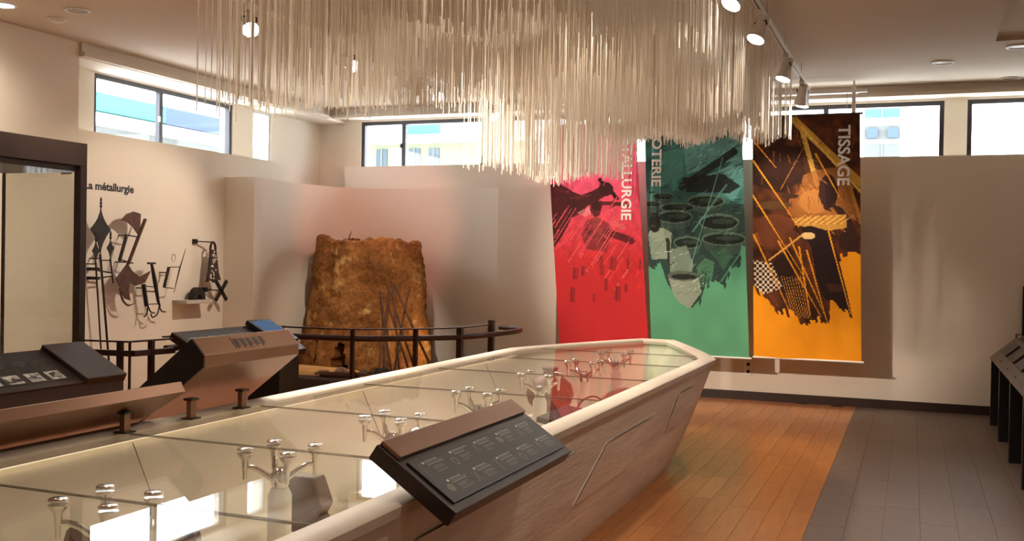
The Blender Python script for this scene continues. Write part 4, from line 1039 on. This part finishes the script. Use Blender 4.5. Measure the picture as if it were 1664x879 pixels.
for k in range(9): p.line(120+k*9, 570, 160+k*7, 705, 2, (228, 160, 60), .8)
p.clip = None; p.mottle(.03, (6, 10), 29)
bo = empty('hanging_banner', (-1.15, YN, .6), 'orange printed banner reading TISSAGE with weaving scene', 'banner')
banner_mesh(p, bo, -1.745*K, -.575*K, -1.675*K, 3.27, .555)
lettering('lettering', 'TISSAGE', .16, Mr(-.80*K, 3.145), M_letter, bo, .001, .004, height=.13, length=.66)
for root, xl_t, xr_t, xl_b, zt_, zb_ in ((br, -4.20*K-.04, -3.06*K-.06, -4.02*K, 3.25, .545), (bg, -2.99*K-.02, -1.865*K, -2.88*K+.01, 3.25, .535), (bo, -1.745*K, -.575*K, -1.675*K, 3.27, .555)):
    wd_ = xr_t-xl_t
    MB().tube([(xl_t-.03, YN, zt_), (xr_t+.03, YN, zt_)], .012, 8).build('top_rod', M_dbrown if root is bo else M_white, root)
    MB().tube([(xl_b-.01, YN, zb_), (xl_b+wd_+.025, YN, zb_)], .011, 8).build('bottom_rod', M_white, root)
    for q in (.12, .88):
        MB().tube([(xl_t+wd_*q, YN, zt_), (xl_t+wd_*q, YN, 3.50)], .003, 5).build('cord', M_cable, root)
hf = empty('banner_hanging_frame', (-2.4, YN, 3.5), 'white metal bar frame under the ceiling carrying the banners', 'frame')
MB().box(-4.3, -.50, YN-.02, YN+.02, 3.50, 3.535).build('front_bar', M_white, hf)
MB().box(-4.3, -.60, YN+.16, YN+.195, 3.52, 3.55).build('rear_bar', M_white, hf)
for x in (-4.2, -2.95, -1.8, -.64):
    MB().box(x-.02, x+.02, YN-.02, YN+.195, 3.535, 3.56).build('cross_bar', M_white, hf)
    MB().box(x-.012, x+.012, YN+.06, YN+.085, 3.56, CZ).build('hanger', M_white, hf)
MB().box(-.655, -.615, YN-.015, YN+.015, 3.28, 3.50).build('drop_bar', M_white, hf)
# double socket on the back wall
e = empty('wall_socket', (-1.79, YBf, .38), 'white double wall socket below the gap between two banners', 'socket')
MB().box(-1.83, -1.745, YBf-.012, YBf, .29, .47).build('plate', M_white, e, bevel=.003)
for z in (.335, .42):
    MB().lathe([(.022, 0), (.022, .004)], 12, frame_to((-1.787, YBf-.012, z), (0, -1, 0))).build('outlet', M_dbrown, e)

# ------------------------------------------------------------------ ceiling fixtures
def spot_light(name, loc, aim, power, cone, blend=.6, color=WARM, radius=.05, parent=None):
    L = bpy.data.lights.new(name, 'SPOT'); L.energy = power*SPOTK; L.spot_size = math.radians(cone); L.spot_blend = blend; L.color = color; L.shadow_soft_size = radius
    o = bpy.data.objects.new(name, L); C.objects.link(o)
    d = Vector(aim)-Vector(loc); o.location = loc; o.rotation_euler = d.to_track_quat('-Z', 'Y').to_euler()
    if parent: o.parent = parent; o.matrix_parent_inverse = world_of(parent).inverted()
    return o
def track_spot(x, y, ztrack, aim, power, cone, label, group, face=True, lc=WARM):
    e = empty('track_spotlight', (x, y, ztrack), label, 'spotlight', group)
    MB().box(x-.025, x+.025, y-.06, y+.06, ztrack-.035, ztrack).build('adapter', M_white, e, bevel=.003)
    p0 = Vector((x, y, ztrack-.13)); d = (Vector(aim)-p0).normalized()
    MB().tube([(x, y, ztrack-.03), (x, y, ztrack-.085)], .010, 8).build('stem', M_white, e)
    Mx = frame_to(p0-d*.05, d)
    MB().lathe([(.028, -.05), (.046, -.045), (.048, .05), (.062, .12), (.068, .15), (.064, .15), (.058, .125)], 20, Mx).build('lamp_head', M_white, e, smooth=True)
    sx = d.cross(Vector((0, 0, 1))).normalized()
    MB().bar(p0+sx*.056+Vector((0, 0, .05)), p0+sx*.056-d*.02, .012, .006).bar(p0-sx*.056+Vector((0, 0, .05)), p0-sx*.056-d*.02, .012, .006).bar(p0+sx*.06+Vector((0, 0, .05)), p0-sx*.06+Vector((0, 0, .05)), .012, .006).build('yoke', M_dbrown, e)
    MB().lathe([(.06, .132), (.06, .138)], 20, Mx).build('lamp_face', M_lamp, e)
    spot_light('lamp', tuple(p0+d*.115), aim, power, cone, parent=e, color=lc)
TZ = 3.52
tl = empty('lighting_track', (-4.8, 7, TZ), 'white lighting track along the left of the strand installation', 'track')
MB().box(-4.82, -4.785, 1.0, 11.75, TZ, TZ+.03).build('rail', M_white, tl)
for y in (1.5, 4.5, 7.5, 10.4): MB().box(-4.808, -4.797, y-.01, y+.01, TZ+.03, CZ).build('hanger', M_white, tl)
tr = empty('lighting_track', (-1.08, 8, TZ), 'white lighting track hung on wires beside the orange banner', 'track')
MB().box(-1.10, -1.065, 2.0, 11.3, TZ-.05, TZ-.02).build('rail', M_white, tr)
MB().box(-1.088, -1.077, 2.0, 11.3, TZ-.052, TZ-.05).build('slot', M_black, tr)
for y in (3.0, 5.5, 8.0, 9.2, 10.6): MB().tube([(-1.08, y, TZ-.02), (-1.08, y, CZ)], .003, 5).build('wire', M_cable, tr)

track_spot(-4.80, 6.59, TZ, (-2.5, 4.3, .5), 330, 62, 'white track spotlight aimed at the near half of the boat', 'spotlights on the left track')
track_spot(-4.80, 8.09, TZ, (-2.4, 6.3, .5), 330, 60, 'white track spotlight aimed at the middle of the boat', 'spotlights on the left track')
track_spot(-4.80, 9.87, TZ, (-2.3, 8.3, .5), 240, 55, 'white track spotlight aimed at the boat tip', 'spotlights on the left track')
track_spot(-4.80, 11.4, TZ, (-2.6, 10.6, 1.4), 60, 60, 'white track spotlight next to the window beside the red banner', 'spotlights on the left track')
track_spot(-4.80, 4.6, TZ, (-2.2, 11.9, 1.6), 950, 36, 'white track spotlight turned towards the banners', 'spotlights on the left track')
track_spot(-4.80, 9.0, TZ, (-7.55, 8.4, 1.3), 125, 66, 'white track spotlight turned towards the metal exhibits', 'spotlights on the left track')
track_spot(-4.80, 8.6, TZ, (-6.3, 10.9, .9), 170, 38, 'white track spotlight turned towards the furnace', 'spotlights on the left track')
track_spot(-4.80, 5.3, TZ, (-7.4, 5.2, 1.6), 110, 80, 'white track spotlight turned towards the glass cabinet', 'spotlights on the left track')
track_spot(-1.08, 6.63, TZ-.05, (-2.2, 5.2, .8), 60, 60, 'white track spotlight nearest the camera end of the wire-hung track', 'spotlights on the wire-hung track')
track_spot(-1.08, 7.67, TZ-.05, (-1.9, 6.6, .8), 60, 60, 'white track spotlight in the middle of the wire-hung track', 'spotlights on the wire-hung track')
track_spot(-1.08, 9.33, TZ-.05, (-1.9, 8.6, .3), 70, 60, 'white track spotlight turned to the boat tip', 'spotlights on the wire-hung track')
track_spot(-1.08, 10.74, TZ-.05, (-1.5, 11.75, 1.7), 70, 75, 'white track spotlight turned close onto the orange banner', 'spotlights on the wire-hung track')
track_spot(-1.08, 10.92, TZ-.05, (-1.6, 10.6, 0), 40, 70, 'white track spotlight at the wall end of the wire-hung track', 'spotlights on the wire-hung track')

spot_light('lamp', (-4.98, 11.33, PZ+.12), (-6.0, 10.7, .75), 30, 110, 1., color=(1., .72, .38), parent=FLOOD)
track_spot(-4.80, 9.45, TZ, (-6.6, 11.8, 2.1), 70, 50, 'added track spotlight with a red filter tinting the niche top pink', 'spotlights on the left track', lc=(1., .34, .28))  # added lamp, invented to give the niche top its pink glow

def downlight(x, y, lit, label, power=40, r_=.105, drop=0.):
    CZ = globals()['CZ']-drop
    e = empty('ceiling_downlight', (x, y, CZ), label, 'downlight', 'recessed downlights')
    MB().lathe([(r_*.78, -.001), (r_*.8, -.010), (r_, -.012), (r_*1.03, -.002)], 28, Matrix.Translation((x, y, CZ))).build('trim_ring', M_white, e, smooth=True)
    MB().lathe([(r_*.8, -.004), (r_*.8, -.001)], 28, Matrix.Translation((x, y, CZ))).build('lamp_face', M_lamp if lit else mat('unlit_lamp', (150, 134, 116), .4), e)
    if lit: spot_light('lamp', (x, y, CZ-.02), (x, y, 0), power*DOWNK, 150, 1., radius=.09, parent=e)
for y_, w_ in ((5.3, 'near end'), (7.4, 'middle'), (9.7, 'far end')):
    downlight(-2.3, y_, True, 'added small fill downlight among the strands over the %s of the boat deck' % w_, 38, .05, .03)  # added lamps that brighten the strands and the deck below
downlight(.24, 10.98, False, 'unlit round ceiling downlight in front of the right-hand windows')
downlight(.93, 12.1, False, 'unlit round ceiling downlight close to the back wall')
downlight(.86, 10.39, False, 'unlit round ceiling downlight at the corner of the sunken field')
downlight(-6.59, 6.67, False, 'unlit round ceiling downlight over the glass cabinet')
downlight(-7.05, 6.33, True, 'lit round ceiling downlight close to the left wall', 60)
for k, (x, y) in enumerate(((.1, 3.2), (.1, 6.2), (2.2, .5), (-6.0, 2.0), (-3.8, 1.5), (-2.3, -1.0), (-4.0, 4.5))):
    downlight(x, y, True, 'added round fill downlight over the near part of the hall', 110 if x > 0 and y > 2 else 60)  # out-of-view lamps added as fill for the hall and hull side
e = empty('smoke_detector', (-7.0, 6.85, CZ), 'small pale smoke detector beside the unlit downlight', 'detector')
MB().lathe([(.08, -.012), (.08, 0)], 20, Matrix.Translation((-7.0, 6.85, CZ))).build('base', M_white, e, smooth=True)
MB().lathe([(.03, -.04), (.055, -.03), (.06, -.012)], 20, Matrix.Translation((-7.0, 6.85, CZ))).build('head', M_white, e, smooth=True)
e = empty('ceiling_vent', (-5.6, 10.95, CZ), 'slim white ceiling vent before the corner window', 'vent')
MB().box(-5.9, -5.35, 10.82, 11.08, CZ-.012, CZ).build('frame', M_white, e)
for k in range(12): MB().box(-5.88+k*.045, -5.86+k*.045, 10.84, 11.06, CZ-.02, CZ-.012).build('slat', M_white, e)

# ------------------------------------------------------------------ hanging strand installation
SX0, SX1, SY0, SY1 = -3.32, -1.18, 4.15, 11.0
def zbottom(x, y):
    u = (x-SX0)/(SX1-SX0)
    if y < 7.35:
        left = np.interp(y, [4.15, 5.0, 5.5, 6.2, 6.8, 7.35], [2.36, 2.40, 2.53, 2.65, 2.76, 2.80])
        right = np.interp(y, [4.15, 5.2, 6.2, 7.35], [2.70, 2.84, 3.02, 2.80])
        k = min(1, max(0, (u-.14)/.18)); z = left*(1-k)+right*k
    else:
        left = np.interp(y, [7.35, 8.3, 9.5, 10.7, 11], [2.35, 2.35, 2.41, 2.52, 2.6])
        right = np.interp(y, [7.35, 9.0, 10.0, 11.0], [2.70, 2.74, 2.84, 2.90])
        k = min(1, max(0, (u-.2)/.06)); z = left*(1-k)+right*k
    return z + .035*math.sin(9*x+2.3*y) + .02*math.sin(23*x)
st = empty('strand_installation', ((SX0+SX1)/2, (SY0+SY1)/2, CZ), 'ceiling-hung cloud of thin white strands above the boat case', 'installation')
rs = random.Random(21)
SP = .066; SWD = .0062
def strand_geo(h): return ([(-SWD/2, -.002, -h), (SWD/2, -.002, -h), (SWD/2, .002, -h), (-SWD/2, .002, -h), (-SWD/2, -.002, 0), (SWD/2, -.002, 0), (SWD/2, .002, 0), (-SWD/2, .002, 0)],
                           [(0,3,2,1),(4,5,6,7),(0,1,5,4),(1,2,6,5),(2,3,7,6),(3,0,4,7)])
big, rest = [], MB()
nxs = int((SX1-SX0)/SP); nys = int((SY1-SY0)/SP)
for i in range(nxs+1):
    for j in range(nys+1):
        x = SX0+i*SP+rs.uniform(-.018, .018); y = SY0+j*SP+rs.uniform(-.018, .018)
        if y > 9.75 and x > -1.3 and y < 10.3: continue
        z = zbottom(x, y)+rs.uniform(-.03, .03); top = CZ-.03
        if len(big) < 290 and i < 6 and y < 7.3: big.append((x, y, top, z)); continue
        a = rs.uniform(0, math.pi); v, f_ = strand_geo(top-z); ca, sa = math.cos(a), math.sin(a)
        rest.add([(x+px*ca-py*sa, y+px*sa+py*ca, top+pz) for px, py, pz in v], f_)
o = rest.build('strand_mass', M_strand, st); o['kind'] = 'stuff'
v, f_ = strand_geo(1.0); proto = MB().add(v, f_).build('strand', M_strand, None); pm = proto.data; bpy.data.objects.remove(proto)
for x, y, top, z in big:
    o = bpy.data.objects.new('strand', pm); C.objects.link(o); o.parent = st; o.matrix_parent_inverse = world_of(st).inverted()
    o.location = (x, y, top); o.scale = (1, 1, top-z); o.rotation_euler = (0, 0, rs.uniform(0, math.pi))
MB().box(SX0-.05, SX1+.05, SY0-.05, SY1+.05, CZ-.03, CZ).build('mounting_board', M_ceil, st)
bpy.context.view_layer.update()
